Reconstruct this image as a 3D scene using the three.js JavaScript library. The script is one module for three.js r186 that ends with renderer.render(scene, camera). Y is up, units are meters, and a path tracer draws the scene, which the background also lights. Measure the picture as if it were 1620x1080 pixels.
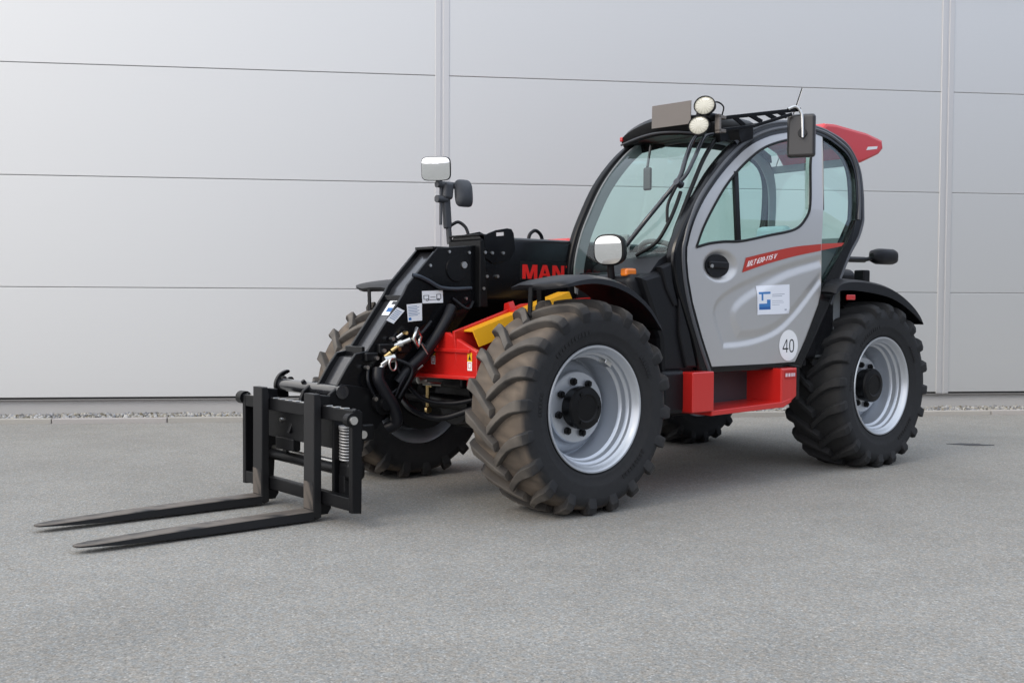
import * as THREE from 'three';
import { RoundedBoxGeometry } from 'three/addons/geometries/RoundedBoxGeometry.js';
import { mergeGeometries, toCreasedNormals } from 'three/addons/utils/BufferGeometryUtils.js';

/* ------------------------------------------------------------------ camera, sky, sun */
const scene = new THREE.Scene();
const camera = new THREE.PerspectiveCamera(34.88, 1024 / 682, 0.1, 600);
camera.position.set(-0.651, 1.0925, 6.3346);
camera.rotation.set(THREE.MathUtils.degToRad(-2.004), THREE.MathUtils.degToRad(-7.588), THREE.MathUtils.degToRad(0.271), 'YXZ');
const renderer = new THREE.WebGLRenderer({ antialias: true });
renderer.toneMapping = THREE.LinearToneMapping;
renderer.toneMappingExposure = 1.5;
renderer.shadowMap.enabled = true;

const sunDir = new THREE.Vector3(-0.70, 0.66, 0.44).normalize();
const glowDir = new THREE.Vector3(-0.85, 0.09, 0.50).normalize(); // the bright side of the sky
{ // an even, slightly hazy overcast: brighter round the veiled sun, cooler and a little darker away from it
  const W = 512, H = 256, d = new Float32Array(W * H * 4), v = new THREE.Vector3();
  for (let j = 0; j < H; j++) for (let i = 0; i < W; i++) {
    const u = (i + 0.5) / W, t = (j + 0.5) / H, el = (t - 0.5) * Math.PI, az = (u - 0.5) * 2 * Math.PI;
    v.set(Math.cos(el) * Math.cos(az), Math.sin(el), Math.cos(el) * Math.sin(az));
    const c = v.dot(sunDir), up = Math.max(0, v.y), g2 = v.dot(glowDir);
    const wide = Math.exp((g2 - 1) * 2.3) * (1 - 0.72 * Math.sqrt(up)), glow = Math.exp((c - 1) * 5);
    let r = 0.16 + 0.60 * Math.sqrt(up), g = 0.243 + 0.595 * Math.sqrt(up), b = 0.475 + 0.485 * Math.sqrt(up);
    r += wide * 1.30 + glow * 0.30; g += wide * 1.145 + glow * 0.28; b += wide * 0.90 + glow * 0.24;
    if (v.y < 0) { const k = Math.max(0, 1 + v.y * 6); r = 0.2 + (r - 0.2) * k; g = 0.2 + (g - 0.2) * k; b = 0.2 + (b - 0.2) * k; }
    const o = (j * W + i) * 4; d[o] = r; d[o + 1] = g; d[o + 2] = b; d[o + 3] = 1;
  }
  const t = new THREE.DataTexture(d, W, H, THREE.RGBAFormat, THREE.FloatType);
  t.mapping = THREE.EquirectangularReflectionMapping; t.magFilter = t.minFilter = THREE.LinearFilter; t.needsUpdate = true;
  scene.background = t; scene.environment = t;
}
const sun = new THREE.DirectionalLight(0xfff0de, 0.7);
sun.position.copy(sunDir).multiplyScalar(30); sun.castShadow = true; sun.shadow.radius = 38;
sun.shadow.mapSize.set(2048, 2048);
Object.assign(sun.shadow.camera, { left: -9, right: 9, top: 9, bottom: -9, near: 1, far: 70 });
scene.add(sun, sun.target);

/* ------------------------------------------------------------------ helpers */
let seed = 7;
const rnd = () => { seed = (seed * 1664525 + 1013904223) >>> 0; return seed / 4294967296; };
const rr = (a, b) => a + (b - a) * rnd();
const used = {};
function named(n) { if (!(n in used)) { used[n] = 0; return n; } used[n]++; return `${n}_${String(used[n]).padStart(3, '0')}`; }
const hash = (x, y, s = 0) => { let h = (x * 374761393 + y * 668265263 + s * 1442695041) | 0; h = Math.imul(h ^ (h >>> 13), 1274126177); return ((h ^ (h >>> 16)) >>> 0) / 4294967296; };
function vnoise(x, y, per = 0, s = 0) {
  const xi = Math.floor(x), yi = Math.floor(y); let fx = x - xi, fy = y - yi; fx = fx * fx * (3 - 2 * fx); fy = fy * fy * (3 - 2 * fy);
  const w = (k) => per ? ((k % per) + per) % per : k;
  const a = hash(w(xi), w(yi), s), b = hash(w(xi + 1), w(yi), s), c = hash(w(xi), w(yi + 1), s), d = hash(w(xi + 1), w(yi + 1), s);
  return a + (b - a) * fx + (c - a) * fy + (a - b - c + d) * fx * fy;
}
const sstep = (a, b, x) => { const t = Math.min(1, Math.max(0, (x - a) / (b - a))); return t * t * (3 - 2 * t); };
const lerp = (a, b, t) => a + (b - a) * t;
function clean(g) { // same attributes on every geometry, no index
  let o = g.index ? g.toNonIndexed() : g;
  if (!o.attributes.normal) o.computeVertexNormals();
  if (!o.attributes.uv) o.setAttribute('uv', new THREE.BufferAttribute(new Float32Array(o.attributes.position.count * 2), 2));
  for (const k of Object.keys(o.attributes)) if (!['position', 'normal', 'uv'].includes(k)) o.deleteAttribute(k);
  o.morphAttributes = {};
  return o;
}
const merge = (gs) => gs.length === 1 ? gs[0] : mergeGeometries(gs.map(clean));
function mesh(name, geo, mat, parent) {
  const m = new THREE.Mesh(Array.isArray(geo) ? merge(geo) : geo, mat);
  m.name = named(name); m.castShadow = m.receiveShadow = true; parent.add(m); return m;
}
function group(name, parent) { const g = new THREE.Group(); g.name = named(name); parent.add(g); return g; }
const box = (x0, x1, y0, y1, z0, z1, r = 0.006) => {
  const w = Math.abs(x1 - x0), h = Math.abs(y1 - y0), d = Math.abs(z1 - z0);
  const g = new RoundedBoxGeometry(w, h, d, 2, Math.min(r, w / 2.2, h / 2.2, d / 2.2));
  g.translate((x0 + x1) / 2, (y0 + y1) / 2, (z0 + z1) / 2); return g;
};
const V = (a) => new THREE.Vector3(a[0], a[1], a[2]);
function cyl(a, b, r0, r1 = r0, seg = 24) {
  const A = V(a), B = V(b), L = A.distanceTo(B), g = new THREE.CylinderGeometry(r1, r0, L, seg);
  g.translate(0, L / 2, 0);
  g.applyQuaternion(new THREE.Quaternion().setFromUnitVectors(new THREE.Vector3(0, 1, 0), B.clone().sub(A).normalize()));
  g.translate(A.x, A.y, A.z); return g;
}
function bar(a, b, w, h, r = 0.004) { // rectangular bar from a to b, w across, h high
  const A = V(a), B = V(b), L = A.distanceTo(B), g = new RoundedBoxGeometry(L, h, w, 2, Math.min(r, w / 2.2, h / 2.2));
  const x = B.clone().sub(A).normalize(), z = new THREE.Vector3(0, 1, 0); if (Math.abs(x.y) > 0.95) z.set(1, 0, 0);
  const zz = x.clone().cross(z).normalize(), y = zz.clone().cross(x);
  g.applyMatrix4(new THREE.Matrix4().makeBasis(x, y, zz)); g.translate((A.x + B.x) / 2, (A.y + B.y) / 2, (A.z + B.z) / 2); return g;
}
const spl = (p, n = 24, closed = false) => new THREE.CatmullRomCurve3(p.map((q) => new THREE.Vector3(q[0], q[1], q[2] || 0)), closed, 'centripetal').getPoints(n);
const sp2 = (p, n = 24) => spl(p, n).map((q) => [q.x, q.y]);
const tube = (pts, r, n = 32, seg = 10) => new THREE.TubeGeometry(new THREE.CatmullRomCurve3(pts.map(V), false, 'centripetal'), n, r, seg, false);
const ptube = (pts, r, seg = 8, closed = false) => { // tube along a polyline that keeps its corners
  const c = new THREE.CurvePath(); for (let i = 0; i + 1 < pts.length; i++) c.add(new THREE.LineCurve3(V(pts[i]), V(pts[i + 1])));
  return new THREE.TubeGeometry(new THREE.CatmullRomCurve3(pts.map(V), closed, 'centripetal', 0), pts.length * 3, r, seg, closed);
};
function mkShape(pts, holes = []) {
  const f = (p) => p.map((q) => new THREE.Vector2(q[0], q[1]));
  const s = new THREE.Shape(f(pts)); for (const h of holes) s.holes.push(new THREE.Path(f(h))); return s;
}
function prism(pts, a, b, bevel = 0.005, axis = 'z', holes = []) { // z: pts are (x,y); x: pts are (z,y); y: pts are (x,z)
  const m = axis === 'x' ? (q) => [-q[0], q[1]] : axis === 'y' ? (q) => [q[0], -q[1]] : (q) => q;
  const g = new THREE.ExtrudeGeometry(mkShape(pts.map(m), holes.map((h) => h.map(m))), { depth: Math.abs(b - a) - 2 * bevel, bevelEnabled: bevel > 0, bevelThickness: bevel, bevelSize: bevel, bevelOffset: -bevel, bevelSegments: 2, steps: 1 });
  g.translate(0, 0, Math.min(a, b) + bevel);
  if (axis === 'x') g.rotateY(Math.PI / 2); if (axis === 'y') g.rotateX(-Math.PI / 2);
  return toCreasedNormals(g, 0.3);
}
function sheet(fn, nu, nv, crease = 0) { // fn(u,v) -> [x,y,z]; one curved skin
  const p = [], uv = [], ix = [];
  for (let j = 0; j <= nv; j++) for (let i = 0; i <= nu; i++) { p.push(...fn(i / nu, j / nv)); uv.push(i / nu, j / nv); }
  for (let j = 0; j < nv; j++) for (let i = 0; i < nu; i++) { const a = j * (nu + 1) + i, b = a + 1, c = a + nu + 1, d = c + 1; ix.push(a, b, d, a, d, c); }
  const g = new THREE.BufferGeometry(); g.setAttribute('position', new THREE.Float32BufferAttribute(p, 3)); g.setAttribute('uv', new THREE.Float32BufferAttribute(uv, 2)); g.setIndex(ix); g.computeVertexNormals();
  return crease ? toCreasedNormals(g, crease) : g;
}
function loftRings(rings, caps = true, crease = 0.7) { // closed rings of equal length
  const n = rings[0].length, p = [], ix = [];
  for (const r of rings) for (const q of r) p.push(...q);
  for (let k = 0; k + 1 < rings.length; k++) for (let i = 0; i < n; i++) { const a = k * n + i, b = k * n + (i + 1) % n, c = a + n, d = b + n; ix.push(a, b, d, a, d, c); }
  if (caps) for (const [k, f] of [[0, 1], [rings.length - 1, -1]]) for (let i = 1; i + 1 < n; i++) f > 0 ? ix.push(k * n, k * n + i + 1, k * n + i) : ix.push(k * n, k * n + i, k * n + i + 1);
  const g = new THREE.BufferGeometry(); g.setAttribute('position', new THREE.Float32BufferAttribute(p, 3)); g.setIndex(ix);
  return toCreasedNormals(g, crease);
}
function lathe(profile, seg = 96) { // (r, z) pairs turned about the z axis
  const g = new THREE.LatheGeometry(profile.map((q) => new THREE.Vector2(q[0], q[1])), seg); g.rotateX(Math.PI / 2); return g;
}
function hexNut(x, y, z, r, h) { const g = new THREE.CylinderGeometry(r, r, h, 6); g.rotateX(Math.PI / 2); g.translate(x, y, z + h / 2); return g.toNonIndexed(); }
const move = (g, x, y, z) => { g.translate(x, y, z); return g; };

function along(poly, t) { // point at t (0..1) of the length of a polyline
  const L = [0]; for (let i = 1; i < poly.length; i++) L.push(L[i - 1] + Math.hypot(poly[i][0] - poly[i - 1][0], poly[i][1] - poly[i - 1][1]));
  const s = t * L[L.length - 1]; let i = 1; while (i < poly.length - 1 && L[i] < s) i++;
  const k = (s - L[i - 1]) / (L[i] - L[i - 1] || 1); return [lerp(poly[i - 1][0], poly[i][0], k), lerp(poly[i - 1][1], poly[i][1], k)];
}

/* ------------------------------------------------------------------ textures */
function tex(w, h, fn, srgb = true) {
  const d = new Uint8Array(w * h * 4);
  for (let j = 0; j < h; j++) for (let i = 0; i < w; i++) { const c = fn(i, j), o = (j * w + i) * 4; d[o] = c[0]; d[o + 1] = c[1]; d[o + 2] = c[2]; d[o + 3] = 255; }
  const t = new THREE.DataTexture(d, w, h, THREE.RGBAFormat); t.wrapS = t.wrapT = THREE.RepeatWrapping; t.magFilter = THREE.LinearFilter; t.minFilter = THREE.LinearMipmapLinearFilter; t.generateMipmaps = true;
  if (srgb) t.colorSpace = THREE.SRGBColorSpace; t.needsUpdate = true; return t;
}
function canvasTex(w, h, draw) {
  const c = document.createElement('canvas'); c.width = w; c.height = h; draw(c.getContext('2d'), w, h);
  const t = new THREE.CanvasTexture(c); t.colorSpace = THREE.SRGBColorSpace; t.anisotropy = 8; return t;
}
const rep = (t, x, y) => { const c = t.clone(); c.repeat.set(x, y); c.needsUpdate = true; return c; };

const asphaltMap = tex(2048, 2048, (i, j) => { // 5 m of worn asphalt: pale aggregate in grey binder
  const a = vnoise(i / 1.6, j / 1.6, 1280, 1), b = vnoise(i / 3.2, j / 3.2, 640, 2), c = vnoise(i / 64, j / 64, 32, 3), e = vnoise(i / 256, j / 256, 8, 4), s = hash(i, j, 9);
  let k = 137 + (a - 0.5) * 29 + (b - 0.5) * 23 + (c - 0.5) * 6 + (e - 0.5) * 5 + (s - 0.5) * 13;
  if (a > 0.86 && b > 0.5) k += 26; if (a < 0.10) k -= 22;
  const w = (vnoise(i / 5, j / 5, 410, 6) - 0.5) * 7 + 1;
  return [k + w + 1, k + 0.5, k - w - 3];
});
const asphaltBump = tex(1024, 1024, (i, j) => { const k = 255 * (0.55 * vnoise(i / 3, j / 3, 341, 11) + 0.45 * vnoise(i / 6.02, j / 6.02, 170, 12)); return [k, k, k]; }, false);
const fineNoise = tex(512, 512, (i, j) => { const k = 120 + 90 * vnoise(i / 4, j / 4, 128, 21) + 45 * vnoise(i / 16, j / 16, 32, 22); return [k, k, k]; }, false);
const panelBump = tex(8, 512, (i, j) => { const k = 128 + 60 * Math.sin(j / 512 * 2 * Math.PI * 24); return [k, k, k]; }, false);

/* ------------------------------------------------------------------ materials */
const std = (c, r, m = 0, o = {}) => new THREE.MeshStandardMaterial({ color: new THREE.Color().setRGB(...c), roughness: r, metalness: m, side: THREE.DoubleSide, ...o });
const phy = (c, r, m = 0, o = {}) => new THREE.MeshPhysicalMaterial({ color: new THREE.Color().setRGB(...c), roughness: r, metalness: m, side: THREE.DoubleSide, ...o });
const fineBump = rep(fineNoise, 6, 6);
const ledTex = canvasTex(256, 256, (c, w, h) => { c.fillStyle = '#e6e4d8'; c.fillRect(0, 0, w, h); c.strokeStyle = '#b4b2a6'; c.lineWidth = 3; for (let k = 0; k < 16; k++) { c.beginPath(); c.moveTo(k * 16, 0); c.lineTo(k * 16, h); c.moveTo(0, k * 16); c.lineTo(w, k * 16); c.stroke(); } });
const M = {
  asphalt: std([1, 1, 1], 0.92, 0, { map: asphaltMap, vertexColors: true, bumpMap: rep(asphaltBump, 3, 3), bumpScale: 0.0025 }),
  panel: std([0.675, 0.675, 0.66], 0.44, 0.64, { bumpMap: panelBump, bumpScale: 0.00012 }),
  trim: std([0.60, 0.595, 0.59], 0.42, 0.5),
  gap: std([0.10, 0.105, 0.11], 0.8),
  flash: std([0.26, 0.25, 0.24], 0.5, 0.3),
  plinth: std([0.50, 0.49, 0.475], 0.9, 0, { bumpMap: fineBump, bumpScale: 0.002 }),
  kerb: std([0.42, 0.40, 0.37], 0.92, 0, { bumpMap: fineBump, bumpScale: 0.002 }),
  soil: std([0.12, 0.11, 0.10], 1),
  black: phy([0.0045, 0.0048, 0.0058], 0.22, 0, { specularIntensity: 0.75 }),
  blackSatin: phy([0.005, 0.0052, 0.006], 0.38, 0, { specularIntensity: 0.5 }),
  plastic: phy([0.0065, 0.0068, 0.0085], 0.42, 0, { specularIntensity: 0.6, bumpMap: rep(fineNoise, 14, 14), bumpScale: 0.0003 }),
  plasticGrey: std([0.055, 0.058, 0.065], 0.5), trimGrey: std([0.22, 0.235, 0.24], 0.7), joint: std([0.30, 0.30, 0.305], 0.7),
  steel: std([0.05, 0.048, 0.046], 0.42, 0.5, { bumpMap: rep(fineNoise, 3, 3), bumpScale: 0.0006 }),
  blackSteel: phy([0.016, 0.016, 0.017], 0.45, 0.1, { specularIntensity: 0.7 }),
  zinc: std([0.70, 0.69, 0.66], 0.28, 1),
  brass: std([0.75, 0.55, 0.25], 0.3, 1),
  chrome: std([0.85, 0.86, 0.86], 0.04, 1),
  mirror: std([0.88, 0.90, 0.90], 0.015, 1),
  red: phy([0.60, 0.018, 0.014], 0.35, 0, { clearcoat: 0.6, clearcoatRoughness: 0.15 }),
  redRoof: phy([0.62, 0.030, 0.035], 0.4, 0, { clearcoat: 0.4, clearcoatRoughness: 0.2 }),
  yellow: phy([0.80, 0.40, 0.012], 0.4, 0, { clearcoat: 0.4, clearcoatRoughness: 0.2 }),
  silver: phy([0.58, 0.575, 0.565], 0.42, 0.55, { clearcoat: 0.5, clearcoatRoughness: 0.15 }),
  rim: phy([0.55, 0.58, 0.62], 0.33, 0.6, { clearcoat: 0.3, clearcoatRoughness: 0.2 }),
  tyre: std([1, 1, 1], 0.82, 0, { vertexColors: true, bumpMap: rep(fineNoise, 4, 4), bumpScale: 0.0012 }),
  hub: phy([0.004, 0.004, 0.0045], 0.45, 0, { specularIntensity: 0.5 }),
  hose: phy([0.006, 0.0065, 0.009], 0.45, 0, { specularIntensity: 0.6 }),
  hoseBlue: std([0.03, 0.04, 0.055], 0.5),
  glass: phy([0.90, 1.0, 0.975], 0.0, 0, { transmission: 1, thickness: 0, ior: 1.5 }),
  glassClear: phy([0.96, 0.97, 0.97], 0.0, 0, { transmission: 1, thickness: 0, ior: 1.5 }),
  dullZinc: std([0.42, 0.42, 0.42], 0.45, 0.7),
  blackGloss: phy([0.02, 0.0205, 0.023], 0.3, 0, { clearcoat: 0.8, clearcoatRoughness: 0.15 }),
  mirrorShell: phy([0.032, 0.030, 0.030], 0.35, 0, { clearcoat: 0.3 }),
  edgeSheen: std([0.075, 0.08, 0.09], 0.35),  // grey tone carries the sky sheen of the rounded frame edges
  wiper: phy([0.018, 0.02, 0.026], 0.25, 0, { clearcoat: 0.5 }),
  seat: std([0.10, 0.11, 0.115], 0.8), cover: phy([0.55, 0.66, 0.72], 0.3),  // pale blue cover puts the sky brightness of the glass into the seat
  headliner: std([0.55, 0.57, 0.57], 0.9),
  amber: phy([0.85, 0.22, 0.02], 0.25, 0, { clearcoat: 0.6 }),
  redLens: phy([0.55, 0.02, 0.02], 0.2, 0, { clearcoat: 0.6 }),
  yellowLens: phy([0.85, 0.7, 0.1], 0.25),
  lens: phy([0.86, 0.86, 0.83], 0.25, 0.0, { clearcoat: 1, clearcoatRoughness: 0.05, map: ledTex }),
  plate: std([0.19, 0.17, 0.155], 0.5, 0.25, { bumpMap: fineBump, bumpScale: 0.001 }),
  paper: std([0.80, 0.81, 0.82], 0.6),
};

/* ------------------------------------------------------------------ setting: ground, kerb, gravel */
{
  const N = 150, p = [], uv = [], c = [], ix = [];
  const f = (k) => { const t = k / N * 2 - 1; return Math.sign(t) * (Math.abs(t) * 9 + Math.pow(Math.abs(t), 6) * 190); };
  for (let j = 0; j <= N; j++) for (let i = 0; i <= N; i++) {
    const x = f(i), z = f(j); p.push(x, 0, z); uv.push(x / 5 + 0.13, z / 5);
    const k = 1 + 0.09 * (vnoise(x * 0.45 + 40, z * 1.1 + 40, 0, 41) - 0.5) + 0.06 * (vnoise(x * 1.3 + 60, z * 3.0 + 60, 0, 42) - 0.5) + 0.02 * (vnoise(x * 7 + 90, z * 7 + 90, 0, 43) - 0.5);
    c.push(k * 1.0, k * 0.995, k * 0.985);
  }
  for (let j = 0; j < N; j++) for (let i = 0; i < N; i++) { const a = j * (N + 1) + i; ix.push(a, a + N + 1, a + N + 2, a, a + N + 2, a + 1); }
  const g = new THREE.BufferGeometry(); g.setAttribute('position', new THREE.Float32BufferAttribute(p, 3)); g.setAttribute('uv', new THREE.Float32BufferAttribute(uv, 2)); g.setAttribute('color', new THREE.Float32BufferAttribute(c, 3)); g.setIndex(ix); g.computeVertexNormals();
  const m = mesh('asphalt_ground', g, M.asphalt, scene);
  m.userData = { kind: 'structure', label: 'worn grey asphalt yard in front of the panelled wall' };
  delete m.userData.category;
}
{
  const pts = []; for (let i = 0; i < 26; i++) { const a = i / 26 * 2 * Math.PI, k = 0.8 + 0.4 * hash(i, 3, 5); pts.push([4.06 + 0.14 * k * Math.cos(a) + 0.03 * Math.sin(3 * a), -1.62 + 0.06 * k * Math.sin(a) + 0.03 * Math.cos(a)]); }
  const m = mesh('dark_patch', prism(pts, -0.01, 0.004, 0, 'y'), std([0.045, 0.046, 0.05], 0.6), scene); m.userData = { kind: 'structure', label: 'small dark mark on the asphalt right of the rear wheel' };  // flat dark mark laid on the asphalt
}
const KZ = -3.79, WZ = -4.25; // front of the kerb, face of the wall panels
{
  const kerb = group('kerb', scene); kerb.userData = { kind: 'structure', label: 'low pale concrete edging between asphalt and gravel' };
  for (let k = -9; k < 12; k++) {
    const x = -3.45 + k * 1.0, g = box(x + 0.004, x + 0.996, -0.1, 0.046 + rr(-0.004, 0.004), KZ - 0.08, KZ + rr(-0.003, 0.003), 0.008);
    const m = M.kerb.clone(); const t = rr(0.9, 1.08); m.color.setRGB(0.42 * t, 0.40 * t * rr(0.98, 1.01), 0.37 * t * rr(0.96, 1.02));
    mesh('kerb_stone', g, m, kerb);
  }
  const bed = mesh('gravel_bed', box(-13, 16, -0.1, 0.02, WZ - 0.1, KZ - 0.084, 0.002), M.soil, scene); bed.userData = { kind: 'structure' };
  const g = new THREE.IcosahedronGeometry(1, 1), pa = g.attributes.position;
  for (let i = 0; i < pa.count; i++) { const x = pa.getX(i), y = pa.getY(i), z = pa.getZ(i), k = 0.82 + 0.36 * vnoise(x * 2.1 + 9, y * 2.1 + z * 3.3 + 9, 0, 51); pa.setXYZ(i, x * k, y * k * 0.75, z * k); }
  g.computeVertexNormals();
  const n = 13000, im = new THREE.InstancedMesh(g, std([1, 1, 1], 0.85), n), o = new THREE.Object3D(), c = new THREE.Color();
  for (let i = 0; i < n; i++) {
    const s = rr(0.009, 0.019); o.position.set(rr(-12, 15), 0.022 + rr(0, 0.018), rr(WZ - 0.02, KZ - 0.1)); o.rotation.set(rr(0, 6), rr(0, 6), rr(0, 6)); o.scale.set(s * rr(0.8, 1.4), s, s * rr(0.8, 1.2)); o.updateMatrix(); im.setMatrixAt(i, o.matrix);
    const t = rr(0.12, 0.46), w = rr(-0.03, 0.07); im.setColorAt(i, c.setRGB(t + w * 0.6, t + w * 0.2, t - w * 0.7));
  }
  im.name = 'gravel_strip'; im.castShadow = im.receiveShadow = true; im.userData = { kind: 'stuff', label: 'strip of pale pebbles along the foot of the grey wall', category: 'gravel' }; scene.add(im);
}

/* ------------------------------------------------------------------ the hall with its cladding */
{
  const hall = group('warehouse', scene);
  hall.userData = { label: 'warehouse wall of wide horizontal light grey metal panels behind the telehandler', category: 'building' };
  mesh('wall_core', box(-16.4, 16.9, 0.02, 4.34, -16, WZ - 0.072, 0.01), M.gap, hall);
  mesh('plinth', box(-16.38, 16.88, -0.2, 0.168, WZ - 0.20, WZ - 0.032, 0.004), M.plinth, hall);
  mesh('base_flashing', [box(-16.38, 16.88, 0.168, 0.178, WZ - 0.07, WZ + 0.004, 0.002)], M.flash, hall);
  const jx = [-15.63, -10.4, -5.17, 0.066, 5.275, 10.5, 15.7], jy = [0.192, 1.224, 2.256, 3.288, 4.32];
  const panelMats = [0.992, 1.0, 1.008].map((t) => { const m = M.panel.clone(); m.color.multiplyScalar(t); return m; });
  const slant = (y) => 3.712 - (3.29 - y) * 0.33; // raking joint to the right of the middle bay
  for (let b = 0; b + 1 < jx.length; b++) for (let r = 0; r + 1 < jy.length; r++) {
    const x0 = jx[b] + 0.02, x1 = jx[b + 1] - 0.02, y0 = jy[r] + 0.0035, y1 = jy[r + 1] - 0.0035;
    const put = (pts) => {
      const g = prism(pts, WZ - 0.07, WZ, 0.003); const pp = g.attributes.position, uu = g.attributes.uv;
      for (let i = 0; i < pp.count; i++) uu.setXY(i, (pp.getX(i) - x0) / 5.25, (pp.getY(i) - y0) / 1.03);
      return mesh('wall_panel', g, panelMats[(r * 2 + b) % 3], hall);
    };
    if (b === 3 && r === 2) {
      put([[x0, y0], [slant(y0) - 0.006, y0], [slant(y1) - 0.006, y1], [x0, y1]]); put([[slant(y0) + 0.006, y0], [x1, y0], [x1, y1], [slant(y1) + 0.006, y1]]);
    } else put([[x0, y0], [x1, y0], [x1, y1], [x0, y1]]);
  }
  for (const y of jy.slice(1)) mesh('panel_joint', box(-16.3, 16.8, y - 0.012, y + 0.012, WZ - 0.06, WZ - 0.007, 0.001), M.joint, hall);
  for (const x of jx) { // joint cover: two rounded flanges either side of a narrow groove
    mesh('joint_cover', [box(x - 0.068, x - 0.012, 0.18, 4.34, WZ - 0.01, WZ + 0.009, 0.004), box(x + 0.010, x + 0.068, 0.18, 4.34, WZ - 0.01, WZ + 0.008, 0.004), box(x - 0.02, x + 0.02, 0.18, 4.34, WZ - 0.02, WZ + 0.002, 0.001)], M.trim, hall);
  }
  mesh('roof_edge', box(-16.5, 17, 4.34, 4.62, -16.1, WZ + 0.05, 0.02), M.trim, hall);
}

{ // unseen wing added to darken and cool the right of the wall
  const wing = group('side_blocker', scene); wing.userData = { label: 'unseen blue-grey wing added on the right to darken that end of the wall', category: 'building' };
  mesh('hall_wall', box(15.5, 28, 0, 3.6, -4.0, 20, 0.05), std([0.085, 0.115, 0.155], 0.7), wing);
  mesh('hall_roof', box(15.3, 28.2, 3.6, 3.85, -4.1, 20.2, 0.05), std([0.12, 0.125, 0.135], 0.6), wing);
  for (let k = 0; k < 3; k++) mesh('hall_gate', box(15.42, 15.56, 0.05, 3.1, -1.5 + k * 6.6, 2.6 + k * 6.6, 0.02), std([0.20, 0.22, 0.25], 0.6), wing);
}
{ // the low hall across the yard, behind the photographer: it darkens what the wall, paint and glass mirror on the right
  const far = group('yard_hall', scene); far.userData = { label: 'low grey hall across the yard behind the photographer', category: 'building' };
  const wm = std([0.10, 0.13, 0.165], 0.8), fm = std([0.10, 0.10, 0.105], 0.7), gm = std([0.05, 0.06, 0.06], 0.2);
  mesh('hall_wall', box(4.5, 60, 0, 8.2, 21, 40, 0.05), wm, far);
  mesh('hall_roof', prism([[20.4, 8.2], [30.5, 9.8], [40.6, 8.2]], 4.0, 60.6, 0.02, 'x'), fm, far);
  for (let k = 0; k < 7; k++) mesh('hall_gate', box(6.5 + k * 7.6, 10.9 + k * 7.6, 0.05, 4.6, 20.9, 21.05, 0.02), k % 2 ? gm : fm, far);
}

/* ------------------------------------------------------------------ the telehandler (x to its rear, y up, z to its left) */
const T = group('telehandler', scene);
T.rotation.y = THREE.MathUtils.degToRad(32.197);
T.userData = { label: 'black, red and silver telehandler with pallet forks lowered to the asphalt', category: 'telehandler' };

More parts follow.
